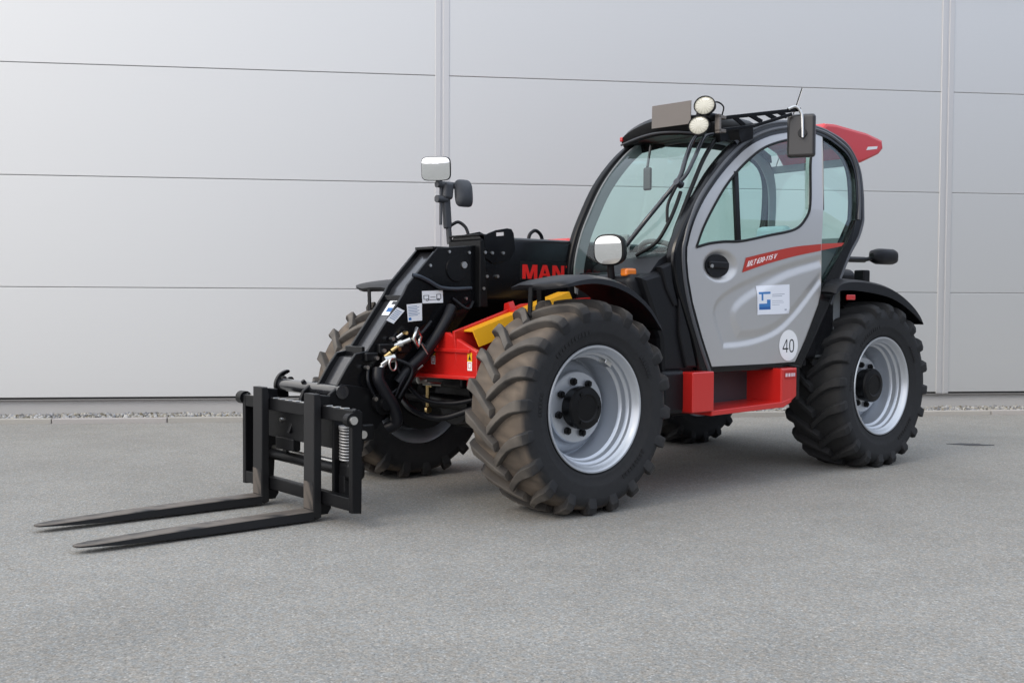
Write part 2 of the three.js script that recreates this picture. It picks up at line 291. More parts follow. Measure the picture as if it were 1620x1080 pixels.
/* wheels */
const WR = 0.572, HUB = 0.547;
function tyreGeometry(dir, dust) {
  const half = [[0.532, 0], [0.5315, 0.08], [0.528, 0.15], [0.517, 0.192], [0.499, 0.211], [0.478, 0.219], [0.462, 0.221], [0.455, 0.2195], [0.43, 0.219], [0.405, 0.214], [0.398, 0.2145], [0.392, 0.210], [0.372, 0.203], [0.360, 0.1985], [0.353, 0.199], [0.346, 0.194], [0.336, 0.186], [0.326, 0.176]];
  const prof = [...half.slice(1).reverse().map((q) => [q[0], -q[1]]), ...half];
  const P = [], C = [], U = [], IX = [];
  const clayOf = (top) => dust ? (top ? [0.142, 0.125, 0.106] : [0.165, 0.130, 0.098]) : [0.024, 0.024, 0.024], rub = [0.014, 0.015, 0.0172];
  const col = (r, z, th, top, flankShade = 1) => {
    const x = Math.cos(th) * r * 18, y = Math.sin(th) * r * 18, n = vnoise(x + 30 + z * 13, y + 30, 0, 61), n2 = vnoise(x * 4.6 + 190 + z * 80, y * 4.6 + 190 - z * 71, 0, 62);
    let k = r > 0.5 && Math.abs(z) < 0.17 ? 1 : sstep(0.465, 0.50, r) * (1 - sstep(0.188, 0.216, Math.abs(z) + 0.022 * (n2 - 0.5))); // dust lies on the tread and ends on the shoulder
    k *= flankShade * (top ? 0.95 : 0.95) * (0.45 + 0.60 * n) * (0.65 + 0.7 * n2); k = Math.min(1, k);  // lug sides painted darker here to deepen their shading
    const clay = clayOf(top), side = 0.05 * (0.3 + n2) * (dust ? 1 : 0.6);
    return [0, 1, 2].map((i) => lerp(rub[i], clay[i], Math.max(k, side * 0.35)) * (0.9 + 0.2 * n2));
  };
  const S = 120, np = prof.length;
  for (let i = 0; i <= S; i++) for (let j = 0; j < np; j++) {
    const th = i / S * 2 * Math.PI, [r, z] = prof[j]; P.push(r * Math.cos(th), r * Math.sin(th), z); C.push(...col(r, z, th, false)); U.push(th * 0.57, j * 0.03);
  }
  for (let i = 0; i < S; i++) for (let j = 0; j + 1 < np; j++) { const a = i * np + j, b = a + np; IX.push(a, b, b + 1, a, b + 1, a + 1); }
  const body = new THREE.BufferGeometry(); body.setAttribute('position', new THREE.Float32BufferAttribute(P, 3)); body.setAttribute('color', new THREE.Float32BufferAttribute(C, 3)); body.setAttribute('uv', new THREE.Float32BufferAttribute(U, 2)); body.setIndex(IX); body.computeVertexNormals();
  const st = [ // base r,z  top r,z  shift back along the tread, half width at the top
    [0.529, -0.020, 0.569, -0.016, -0.004, 0.021], [0.529, 0.022, 0.572, 0.022, 0.030, 0.022], [0.529, 0.065, 0.572, 0.065, 0.066, 0.022], [0.528, 0.110, 0.570, 0.110, 0.100, 0.024], [0.524, 0.152, 0.566, 0.154, 0.124, 0.027], [0.512, 0.186, 0.558, 0.190, 0.137, 0.030], [0.498, 0.206, 0.540, 0.220, 0.143, 0.031], [0.480, 0.214, 0.508, 0.233, 0.147, 0.030], [0.458, 0.217, 0.464, 0.2235, 0.149, 0.026]];
  const N = 20, lp = [], lc = [], lu = [], li = [];
  for (const s of [-1, 1]) for (let k = 0; k < N; k++) {
    const th0 = (k + (s > 0 ? 0.5 : 0)) / N * 2 * Math.PI, b0 = lp.length / 3;
    st.forEach(([rb, zb, rt, zt, sh, hw], q) => {
      const cut = 0.005, base = hw + 0.009;
      const pts = [[rb - 0.004, zb, -base], [lerp(rb, rt, 0.86), lerp(zb, zt, 0.86), -hw - 0.001], [rt, zt, -hw + cut], [rt, zt, hw - cut], [lerp(rb, rt, 0.86), lerp(zb, zt, 0.86), hw + 0.001], [rb - 0.004, zb, base]];
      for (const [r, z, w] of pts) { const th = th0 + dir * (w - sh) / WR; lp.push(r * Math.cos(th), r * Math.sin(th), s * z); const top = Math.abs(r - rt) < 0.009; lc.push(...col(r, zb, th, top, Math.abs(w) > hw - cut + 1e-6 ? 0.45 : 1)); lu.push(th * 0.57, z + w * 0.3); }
    });
    for (let q = 0; q + 1 < st.length; q++) for (let m = 0; m < 5; m++) { const a = b0 + q * 6 + m, b = a + 6; dir * s > 0 ? li.push(a, b, b + 1, a, b + 1, a + 1) : li.push(a, b + 1, b, a, a + 1, b + 1); }
    for (let m = 1; m < 5; m++) { dir * s > 0 ? li.push(b0, b0 + m, b0 + m + 1) : li.push(b0, b0 + m + 1, b0 + m); const e = b0 + (st.length - 1) * 6; dir * s > 0 ? li.push(e, e + m + 1, e + m) : li.push(e, e + m, e + m + 1); }
  }
  let lug = new THREE.BufferGeometry(); lug.setAttribute('position', new THREE.Float32BufferAttribute(lp, 3)); lug.setAttribute('color', new THREE.Float32BufferAttribute(lc, 3)); lug.setAttribute('uv', new THREE.Float32BufferAttribute(lu, 2)); lug.setIndex(li); lug.computeVertexNormals(); lug = toCreasedNormals(lug, 0.5);
  const marks = [];
  for (const [a0, n, w] of [[1.75, 11, 0.062], [-1.1, 9, 0.058], [0.4, 7, 0.05], [2.9, 6, 0.05]]) for (let k = 0; k < n; k++) {
    const th = a0 + k * w, hgt = 0.026, wd = 0.010 + 0.006 * hash(k, n, 8), g = new THREE.BoxGeometry(hgt, wd, 0.006); g.translate(0.408, 0, 0.2155); g.rotateZ(th);
    const q = g.toNonIndexed(), cc = new Float32Array(q.attributes.position.count * 3); for (let m = 0; m < cc.length; m += 3) { cc[m] = 0.010; cc[m + 1] = 0.0105; cc[m + 2] = 0.012; } q.setAttribute('color', new THREE.BufferAttribute(cc, 3)); marks.push(q);
  }
  const b2 = body.toNonIndexed();
  const g = mergeGeometries([b2, lug, ...marks]), pa = g.attributes.position;
  for (let i = 0; i < pa.count; i++) if (pa.getY(i) < -HUB + 0.001) pa.setY(i, -HUB + 0.001 + 0.0); // flattened where it stands
  return g;
}
function rimGeometry() {
  const barrel = [[0.322, 0.176], [0.330, 0.186], [0.333, 0.192], [0.330, 0.197], [0.322, 0.196], [0.315, 0.189], [0.311, 0.178], [0.302, 0.166], [0.297, 0.160], [0.296, 0.142], [0.292, 0.136], [0.282, 0.130], [0.280, 0.102], [0.276, 0.096], [0.266, 0.090], [0.264, 0.03], [0.262, -0.09], [0.285, -0.13], [0.300, -0.16], [0.318, -0.18], [0.334, -0.194], [0.339, -0.188], [0.324, -0.176]];
  const disc = [[0.266, -0.060], [0.256, -0.058], [0.250, -0.046], [0.244, -0.030], [0.232, -0.018], [0.212, -0.006], [0.198, 0.004], [0.193, 0.014], [0.190, 0.040], [0.184, 0.046], [0.090, 0.046], [0.090, 0.02], [0.18, 0.02], [0.20, -0.02], [0.25, -0.075], [0.266, -0.08]];
  return merge([toCreasedNormals(lathe(barrel), 0.5), toCreasedNormals(lathe(disc), 0.5)]);
}
function hubGeometry(rear) {
  const p = [[0.108, 0.045], [0.108, 0.066], [0.114, 0.072], [0.115, 0.110], [0.108, 0.122], [0.075, 0.128], [0.066, 0.122], [0.02, 0.122], [0, 0.122]].map((q) => [q[0], q[1] + (rear ? 0.01 : 0)]);
  const gs = [toCreasedNormals(lathe(p, 48), 0.5)];
  for (let k = 0; k < 3; k++) { const a = k / 3 * 2 * Math.PI; gs.push(hexNut(0.085 * Math.cos(a), 0.085 * Math.sin(a), 0.12, 0.010, 0.012)); }
  gs.push(cyl([0, 0, -0.2], [0, 0, 0.05], 0.10, 0.10));
  return merge(gs);
}
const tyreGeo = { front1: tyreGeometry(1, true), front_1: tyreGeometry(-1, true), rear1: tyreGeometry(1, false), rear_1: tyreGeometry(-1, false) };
const rimGeo = rimGeometry(), nutGeo = merge([hexNut(0, 0, 0, 0.020, 0.020), cyl([0, 0, 0.018], [0, 0, 0.028], 0.012, 0.010, 12)]);
function wheel(x, side, front) {
  const w = group('wheel', T); w.position.set(x, HUB, side * 0.79); if (side < 0) w.rotation.y = Math.PI;
  w.userData.label = front ? 'front wheel with tan dust on its tread' : 'rear wheel with clean black tread';
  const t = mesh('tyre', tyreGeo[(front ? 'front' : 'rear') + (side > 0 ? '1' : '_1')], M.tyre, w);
  mesh('rim', rimGeo, M.rim, w); mesh('hub', hubGeometry(!front), M.hub, w);
  for (let k = 0; k < 8; k++) { const a = (k + 0.3) / 8 * 2 * Math.PI, n = mesh('wheel_nut', nutGeo, M.hub, w); n.position.set(0.141 * Math.cos(a), 0.141 * Math.sin(a), 0.046); }
  mesh('balance_weight', box(-0.026, 0.026, -0.012, 0.012, -0.024, 0.024, 0.004).translate(0, 0.272, 0.115).rotateZ(front ? -0.55 : 2.45), M.zinc, w);
}
for (const [x, s, f] of [[0, 1, true], [2.69, 1, false], [0, -1, true], [2.69, -1, false]]) wheel(x, s, f);

/* cab: everything on its left side leans in slightly towards the roof */
const bend = (y) => -0.07 * Math.pow(Math.max(0, (y - 1.3) / 0.9), 2);
function lean(g) { const p = g.attributes.position; for (let i = 0; i < p.count; i++) p.setZ(i, p.getZ(i) + bend(p.getY(i))); return toCreasedNormals(g, 0.3); }
const doorL = [[1.015, 0.722], [0.922, 0.897], [0.837, 1.097], [0.797, 1.24], [0.783, 1.34], [0.785, 1.419]];
const doorArc = sp2([[0.785, 1.419], [0.830, 1.529], [0.906, 1.652], [1.027, 1.784], [1.202, 1.929], [1.397, 2.053], [1.596, 2.132], [1.784, 2.177], [1.982, 2.205], [2.185, 2.210]], 40);
const doorR = [[1.823, 0.734], [1.946, 0.896], [2.064, 1.089], [2.091, 1.150], [2.093, 1.468], [2.124, 1.705]];
const winLow = [[0.785, 1.419], [0.870, 1.419], [0.988, 1.445], [1.113, 1.460], [1.259, 1.468], [1.522, 1.512], [1.846, 1.578], [1.943, 1.651], [1.979, 1.705], [2.124, 1.705]];
const winArc = sp2([[0.870, 1.419], [0.934, 1.534], [1.054, 1.687], [1.160, 1.798], [1.307, 1.915], [1.532, 2.047], [1.773, 2.122], [1.960, 2.155], [2.035, 2.150]], 36);
const winRim = [...winArc, [2.052, 2.13], [2.019, 1.991], [1.979, 1.705], ...winLow.slice(2, -2).reverse()];
// frame
const outArc = sp2([[0.915, 0.690], [0.868, 0.843], [0.784, 1.025], [0.701, 1.203], [0.672, 1.333], [0.683, 1.405], [0.754, 1.536], [0.870, 1.686], [1.035, 1.870], [1.265, 2.052], [1.510, 2.182], [1.825, 2.250], [2.094, 2.254], [2.272, 2.231], [2.476, 2.159], [2.578, 2.027], [2.599, 1.857], [2.588, 1.669]], 90);
const outer = [...outArc, [2.529, 1.556], [2.429, 1.446], [2.35, 1.33], [2.21, 1.10], [2.04, 0.87], [1.90, 0.690]];
const doorRight = [[2.185, 2.210], [2.124, 1.705], [2.093, 1.468], [2.091, 1.150], [2.064, 1.089], [1.946, 0.896], [1.823, 0.734]];
const openL = [[1.004, 0.712], [0.910, 0.897], [0.825, 1.097], [0.785, 1.24], [0.771, 1.34], [0.773, 1.42]];
const openArc = sp2([[0.773, 1.42], [0.818, 1.535], [0.896, 1.66], [1.018, 1.793], [1.194, 1.940], [1.391, 2.065], [1.592, 2.145], [1.784, 2.190], [1.982, 2.217], [2.20, 2.205], [2.33, 2.168], [2.465, 2.098], [2.526, 1.992], [2.530, 1.792], [2.510, 1.660]], 60);
const opening = [...openL, ...openArc.slice(1), [2.437, 1.560], [2.383, 1.488], [2.117, 1.205], [2.075, 1.085], [1.955, 0.888], [1.835, 0.712]];
const cab = mesh('cab_frame', [lean(prism(outer, 0.835, 0.903, 0.018, 'z', [opening]))], M.black, T);
mesh('seal_sheen', lean(ptube([...openL, ...openArc.slice(1)].map((q) => { const k = Math.hypot(q[0] - 1.6, q[1] - 1.5); return [q[0] + (q[0] - 1.6) / k * 0.016, q[1] + (q[1] - 1.5) / k * 0.016, 0.899]; }), 0.014, 8)), M.edgeSheen, cab);  // seal tube, its grey painting the lit rim of the door opening
mesh('frame_sheen', lean(ptube(outArc.slice(48).concat([[2.529, 1.556], [2.429, 1.446], [2.35, 1.33], [2.21, 1.10]]).map((q) => [q[0] - 0.006, q[1] - 0.006, 0.893]), 0.014, 8)), M.edgeSheen, cab);  // tube painting the light caught along the outer frame
// the far side of the frame, a little wider round the windscreen
const farArc = sp2([[0.70, 0.69], [0.62, 0.95], [0.560, 1.286], [0.606, 1.492], [0.692, 1.666], [0.782, 1.812], [0.890, 1.938], [1.035, 2.065], [1.187, 2.150], [1.510, 2.215], [1.825, 2.250], [2.094, 2.254], [2.272, 2.231], [2.476, 2.159], [2.578, 2.027], [2.599, 1.857], [2.588, 1.669]], 80);
const farOpen = [...sp2([[0.78, 1.30], [0.665, 1.40], [0.70, 1.50], [0.80, 1.69], [0.92, 1.86], [1.10, 2.03], [1.30, 2.12], [1.60, 2.15], [1.95, 2.17], [2.25, 2.15], [2.44, 2.08], [2.50, 1.98], [2.505, 1.79], [2.48, 1.64], [2.37, 1.45], [2.2, 1.30]], 60)];
mesh('far_side_frame', prism([...farArc, [2.35, 1.33], [2.04, 0.87], [1.90, 0.69]], 0.115, 0.165, 0.012, 'z', [farOpen]), M.blackSatin, T);
mesh('far_side_pane', prism(sp2([...farOpen.map((q) => [1.62 + (q[0] - 1.62) * 1.01, 1.75 + (q[1] - 1.75) * 1.01])], 80).slice(0, -1), 0.138, 0.142, 0), M.glass, T);
mesh('pillar_trim', prism([...farArc.slice(8, 44).map((q) => [q[0] + 0.03, q[1]]), ...farArc.slice(8, 44).reverse().map((q) => [q[0] + 0.105, q[1] - 0.035])], 0.168, 0.182, 0.003), M.trimGrey, T);
mesh('far_frame_trim', prism([...farArc.slice(44).map((q) => [q[0] - 0.02, q[1] - 0.03]), ...farArc.slice(44).reverse().map((q) => [q[0] - 0.10, q[1] - 0.07])], 0.168, 0.18, 0.002), M.trimGrey, T);
mesh('cab_floor', [box(0.78, 2.0, 0.70, 0.74, 0.14, 0.86), box(1.85, 2.35, 0.74, 1.2, 0.16, 0.84, 0.03), box(0.62, 0.80, 0.72, 1.28, 0.14, 0.84, 0.03)], M.plastic, T);
// roof shell following the arch, with a pale lining
const roofTop = sp2([[1.16, 2.105], [1.265, 2.135], [1.510, 2.205], [1.825, 2.252], [2.094, 2.258], [2.272, 2.234], [2.48, 2.155]], 30);
const roofShell = (z0, z1, t) => prism([...roofTop, ...roofTop.slice().reverse().map((q) => [q[0] + 0.2 * t, q[1] - t])], z0, z1, 0.002);
mesh('roof_beam', roofShell(0.166, 0.205, 0.05), M.blackSatin, T); mesh('roof_beam', roofShell(0.785, 0.822, 0.05), M.blackSatin, T);
mesh('roof_pane', roofShell(0.206, 0.784, 0.006), M.glass, T);
mesh('roof_bar', [1.36, 1.62, 1.88, 2.14].map((x) => { const q = along(roofTop, (x - 1.16) / 1.32); return bar([q[0], q[1] - 0.03, 0.205], [q[0], q[1] - 0.03, 0.785], 0.02, 0.03); }), M.trimGrey, T);
mesh('rear_frame', [bar([2.56, 2.06, 0.13], [2.56, 2.06, 0.83], 0.03, 0.05), bar([2.50, 1.52, 0.13], [2.50, 1.52, 0.84], 0.04, 0.05), box(2.10, 2.42, 0.74, 1.30, 0.15, 0.84, 0.03)], M.trimGrey, T);
mesh('rear_pane', sheet((u, v) => [lerp(2.52, 2.575, v), lerp(1.54, 2.05, v), lerp(0.14, 0.83, u)], 1, 1), M.glass, T);

// door skin: a curved sheet with the pressed swoosh and the dished handle pocket
function sdPoly(p, q) { // signed distance, positive inside
  let d = 1e9, ins = false;
  for (let i = 0, j = q.length - 1; i < q.length; j = i++) {
    const [ax, ay] = q[j], [bx, by] = q[i], ex = bx - ax, ey = by - ay, wx = p[0] - ax, wy = p[1] - ay, t = Math.min(1, Math.max(0, (wx * ex + wy * ey) / (ex * ex + ey * ey)));
    d = Math.min(d, Math.hypot(wx - ex * t, wy - ey * t));
    if ((ay > p[1]) !== (by > p[1]) && p[0] < (bx - ax) * (p[1] - ay) / (by - ay) + ax) ins = !ins;
  }
  return ins ? d : -d;
}
const gOut = [[2.4, 1.475], ...sp2([[2.088, 1.416], [1.739, 1.352], [1.436, 1.272], [1.193, 1.195], [1.055, 1.120], [1.020, 1.052], [1.037, 0.983], [1.074, 0.905], [1.115, 0.832]], 24), ...sp2([[1.115, 0.832], [1.288, 0.838], [1.468, 0.862], [1.653, 0.913], [1.820, 1.010], [1.941, 1.102], [2.083, 1.223]], 20).slice(1), [2.4, 1.5]];
const gIsl = [[2.5, 1.47], ...sp2([[2.08, 1.365], [1.74, 1.292], [1.483, 1.205], [1.290, 1.125], [1.208, 1.060], [1.208, 0.989], [1.260, 0.905]], 18), ...sp2([[1.260, 0.905], [1.444, 0.912], [1.605, 0.952], [1.747, 1.020], [1.891, 1.125], [2.077, 1.268]], 14).slice(1), [2.5, 1.5]];
function doorZ(x, y) {
  const p = [x, y], a = sstep(-0.005, 0.040, sdPoly(p, gOut)), b = sstep(-0.022, 0.040, sdPoly(p, gIsl));
  let z = 0.9 + bend(y) - 0.012 * a * (1 - b);
  const e = Math.hypot((x - 1.085) / 0.165, (y - 1.318) / 0.098); z -= 0.026 * (1 - sstep(0.62, 1.0, e));
  return z;
}
const door = group('door', T); door.userData.label = 'silver cab door with pressed swoosh';
{
  const bl = doorL[0], br = doorR[0], tl = doorL[doorL.length - 1], tr = doorR[doorR.length - 1];
  const coons = (u, v) => {
    const L = along(doorL, v), R = along(doorR, v), D = [lerp(bl[0], br[0], u), lerp(bl[1], br[1], u)], U = along(winLow, u);
    return [0, 1].map((i) => (1 - u) * L[i] + u * R[i] + (1 - v) * D[i] + v * U[i] - ((1 - u) * (1 - v) * bl[i] + u * (1 - v) * br[i] + (1 - u) * v * tl[i] + u * v * tr[i]));
  };
  const skin = sheet((u, v) => { const q = coons(u, v); return [q[0], q[1], doorZ(q[0], q[1])]; }, 150, 120);
  mesh('door_skin', skin, M.silver, door);
  const arch = [...doorArc, [2.124, 1.705], [1.979, 1.705], [2.019, 1.991], [2.052, 2.13], ...winArc.slice().reverse()];
  mesh('door_frame', lean(prism(arch, 0.862, 0.9, 0, 'z')), M.silver, door);
  // folded edge behind the skin
  const edge = [...doorL, ...doorArc.slice(1), ...doorRight.slice(1), doorL[0]];
  mesh('door_edge', sheet((u, v) => { const q = along(edge, u); return [q[0], q[1], 0.9 + bend(q[1]) - 0.045 * v]; }, 260, 1), M.silver, door);
  mesh('window_seal', ptube([...winRim, winRim[0]].map((q) => [q[0], q[1], 0.899 + bend(q[1])]), 0.009, 6), M.blackSatin, door);
  mesh('window_pane', lean(prism(winRim, 0.884, 0.888, 0)), M.glass, door);
  mesh('window_divider', lean(box(1.236, 1.276, 1.464, 1.885, 0.880, 0.9025, 0.004)), M.blackSatin, door);
  const hd = mesh('door_handle', [cyl([1.072, 1.318, 0.868], [1.072, 1.318, 0.892], 1, 0.97, 40).translate(-1.072, -1.318, 0).scale(0.105, 0.068, 1).translate(1.072, 1.318, 0), bar([0.985, 1.325, 0.897], [1.160, 1.322, 0.897], 0.022, 0.04, 0.009)], M.plastic, door);
  void hd;
  mesh('door_lock', cyl([0.998, 1.315, 0.89], [0.998, 1.315, 0.9135], 0.011, 0.011, 16), M.zinc, door);
}
// decals laid on the door
function decal(name, tl, tr, bl, br, t, parent, zf, off = 0.0022, mat = null, n = 12) { // corners in (x, y)
  const g = sheet((u, v) => { const x = lerp(lerp(bl[0], br[0], u), lerp(tl[0], tr[0], u), v), y = lerp(lerp(bl[1], br[1], u), lerp(tl[1], tr[1], u), v); return [x, y, zf(x, y) + off]; }, n, n);
  return mesh(name, g, mat || std([1, 1, 1], 0.45, 0, { map: t }), parent);
}
const stripeTex = canvasTex(1024, 96, (c, w, h) => {
  c.fillStyle = '#b8382c'; c.fillRect(0, 0, w, h); c.fillStyle = '#ffffff'; c.font = 'italic bold 56px sans-serif'; c.textBaseline = 'middle'; c.fillText('MLT 630-115 V', 34, h * 0.5);
});
{
  const lo = sp2([[1.284, 1.283], [1.440, 1.322], [1.60, 1.357], [1.80, 1.396], [2.085, 1.441]], 40), hi = sp2([[1.318, 1.372], [1.564, 1.417], [1.80, 1.455], [2.087, 1.484]], 40);
  mesh('red_stripe', sheet((u, v) => { const a = along(lo, u), b = along(hi, u), x = lerp(a[0], b[0], v), y = lerp(a[1], b[1], v); return [x, y, 0.9 + bend(y) - 0.0 + 0.0025]; }, 60, 4), std([1, 1, 1], 0.35, 0, { map: stripeTex }), door);
}
const logoTex = canvasTex(512, 448, (c, w, h) => {
  c.fillStyle = '#eef1f8'; c.fillRect(0, 0, w, h); c.fillStyle = '#3f7fc0'; c.fillRect(24, 98, 182, 34); c.fillRect(66, 132, 28, 100); c.fillRect(150, 220, 56, 70); c.fillRect(28, 278, 178, 50); c.fillStyle = '#2a63a8'; c.fillRect(28, 328, 178, 44);
  c.fillStyle = '#9aa0ad'; c.fillRect(232, 140, 200, 9); c.fillRect(232, 168, 160, 9); c.fillStyle = '#b3b8c4'; c.fillRect(232, 240, 170, 8); c.fillRect(232, 268, 190, 8); c.fillRect(232, 300, 120, 8); c.fillRect(430, 372, 36, 26);
});
decal('dealer_sticker', [1.430, 1.206], [1.752, 1.220], [1.434, 1.030], [1.757, 1.037], logoTex, door, doorZ, 0.0025, null, 24);
const fortyTex = canvasTex(256, 256, (c, w, h) => { c.fillStyle = '#f4f5f6'; c.fillRect(0, 0, w, h); c.fillStyle = '#15171a'; c.font = '150px sans-serif'; c.textAlign = 'center'; c.textBaseline = 'middle'; c.fillText('40', w / 2, h / 2 + 6); });
{
  const g = new THREE.CircleGeometry(0.097, 48); g.translate(1.752, 0.839, 0); const p = g.attributes.position; for (let i = 0; i < p.count; i++) p.setZ(i, doorZ(p.getX(i), p.getY(i)) + 0.0022);
  mesh('speed_sticker', g, std([1, 1, 1], 0.45, 0, { map: fortyTex }), door);
}
// quarter window behind the door
{
  const qw = group('quarter_window', T);
  const q = [[2.196, 2.196], ...sp2([[2.20, 2.198], [2.33, 2.161], [2.46, 2.093], [2.520, 1.992], [2.524, 1.792], [2.505, 1.664]], 24), [2.432, 1.564], [2.379, 1.491], [2.114, 1.205], [2.104, 1.468], [2.135, 1.705]];
  mesh('quarter_pane', lean(prism(q, 0.880, 0.884, 0)), M.glass, qw);
  mesh('pillar_seal', lean(prism([[2.128, 1.705], [2.136, 1.705], [2.196, 2.204], [2.188, 2.204]], 0.87, 0.899, 0)), M.blackSatin, qw);
  const s = [[2.098, 1.443], [2.335, 1.480], [2.362, 1.503], [2.100, 1.486]];
  mesh('red_stripe', prism(s, 0.8855, 0.8885, 0), std([0.56, 0.06, 0.045], 0.4), qw);
  mesh('inner_trim', prism([[2.10, 1.44], [2.33, 1.475], [2.11, 1.20]], 0.855, 0.862, 0), M.plasticGrey, qw);
}
// windscreen
const farG = sp2([[0.595, 1.250], [0.587, 1.286], [0.638, 1.492], [0.727, 1.666], [0.817, 1.812], [0.926, 1.938], [1.072, 2.058], [1.187, 2.121]], 40);
const nearG = sp2([[0.715, 1.250], [0.722, 1.33], [0.735, 1.396], [0.760, 1.494], [0.834, 1.624], [0.941, 1.796], [1.051, 1.952], [1.164, 2.066], [1.25, 2.115]], 40);
const wsPoint = (u, v) => { const a = along(farG, v), b = along(nearG, v); return [lerp(a[0], b[0], u) - 0.03 * Math.sin(Math.PI * u), lerp(a[1], b[1], u), lerp(0.15, 0.845 + bend(lerp(a[1], b[1], u)), u)]; };
const ws = mesh('windscreen', sheet(wsPoint, 24, 40), M.glass, T);
mesh('windscreen_seal', [0.012, 0.985].map((u) => tube(Array.from({ length: 24 }, (_, i) => wsPoint(u, i / 23)), 0.013, 60, 6)), M.blackSatin, ws);
const onGlass = (u, v, d = 0.03) => { const q = wsPoint(u, v); return [q[0] - d, q[1] + d * 0.4, q[2]]; };
mesh('wiper_arm', [tube([[1.13, 2.11, 0.715], onGlass(0.84, 0.92, 0.05), onGlass(0.90, 0.72, 0.06), onGlass(0.92, 0.57, 0.06), onGlass(0.84, 0.44, 0.05), onGlass(0.75, 0.30, 0.045), onGlass(0.60, 0.155, 0.03)], 0.014, 60, 10), cyl(onGlass(0.925, 0.54, 0.075), onGlass(0.925, 0.54, 0.03), 0.022)], M.wiper, T);
mesh('wiper_arm', tube([[1.17, 2.11, 0.76], onGlass(0.94, 0.91, 0.05), onGlass(0.98, 0.70, 0.06), onGlass(0.97, 0.60, 0.06), onGlass(0.93, 0.53, 0.06)], 0.012, 50, 10), M.wiper, T);
mesh('wiper_blade', [tube([onGlass(0.93, 0.50, 0.02), onGlass(0.93, 0.40, 0.016), onGlass(0.92, 0.28, 0.016), onGlass(0.86, 0.18, 0.016), onGlass(0.70, 0.11, 0.016)], 0.011, 40, 8), tube([onGlass(0.925, 0.53, 0.06), onGlass(0.90, 0.40, 0.05), onGlass(0.915, 0.30, 0.02)], 0.009, 24, 8)], M.blackSatin, T);

// visor over the windscreen
{
  const rings = [];
  for (let i = 0; i <= 24; i++) {
    const s = i / 24, z = 0.12 + 0.745 * s, bow = Math.sin(Math.PI * Math.min(1, Math.max(0, s)));
    const fx = 1.05 + 0.24 * Math.pow(Math.max(0, (s - 0.35) / 0.65), 2.2) - 0.03 * bow, ty = 2.168 + 0.075 * Math.pow(bow, 0.7), by = 2.085 + 0.045 * bow - 0.02 * s;
    rings.push([[fx + 0.02, by, z], [fx, by + 0.03, z], [fx - 0.005, ty - 0.03, z], [fx + 0.03, ty, z], [1.42, ty + 0.02, z], [1.42, by + 0.03, z]]);
  }
  const vis = mesh('roof_visor', loftRings(rings), M.blackSatin, T);
  mesh('visor_trim', tube(Array.from({ length: 20 }, (_, i) => { const s = i / 19 * 0.82, bow = Math.sin(Math.PI * s); return [1.035 + 0.24 * Math.pow(Math.max(0, (s - 0.35) / 0.65), 2.2) - 0.03 * bow, 2.098 + 0.045 * bow - 0.02 * s, 0.13 + 0.745 * s]; }), 0.007, 40, 6), M.plasticGrey, vis);
  mesh('corner_lens', box(1.035, 1.075, 2.12, 2.15, 0.112, 0.135, 0.008), M.redLens, vis);
}
// blank plate and work lights above it
mesh('plate_holder', [bar([0.99, 2.228, 0.435], [0.99, 2.221, 0.745], 0.006, 0.137, 0.002)], M.plate, T);
function lampOval(name, x, y, z, rx, ry, turn, parent) {
  const g = group(name, parent); g.position.set(x, y, z); g.rotation.set(0, turn, 0);
  const s = (geo) => { geo.rotateY(-Math.PI / 2); geo.scale(1, ry, rx); return geo; }; // faces -x
  mesh('lamp_housing', s(toCreasedNormals(lathe([[0, -0.075], [0.55, -0.07], [0.85, -0.045], [1.0, -0.015], [1.06, 0.0], [1.06, 0.012], [1.0, 0.016], [0.97, 0.006]], 40), 0.6)), M.plastic, g);
  mesh('lamp_lens', s(lathe([[0.985, 0.002], [0.97, 0.008], [0.6, 0.013], [0, 0.015]], 40)), M.lens, g);
  return g;
}
lampOval('work_light', 1.00, 2.247, 0.842, 0.062, 0.052, 0.35, T); lampOval('work_light', 0.995, 2.136, 0.805, 0.062, 0.052, 0.35, T);
mesh('lamp_bracket', [bar([1.02, 2.18, 0.78], [1.02, 2.29, 0.80], 0.03, 0.03), box(1.02, 1.12, 2.17, 2.21, 0.70, 0.86, 0.01), tube([[1.05, 2.25, 0.83], [1.08, 2.275, 0.86], [1.12, 2.25, 0.88], [1.12, 2.2, 0.87]], 0.005, 16, 6)], M.blackSatin, T);
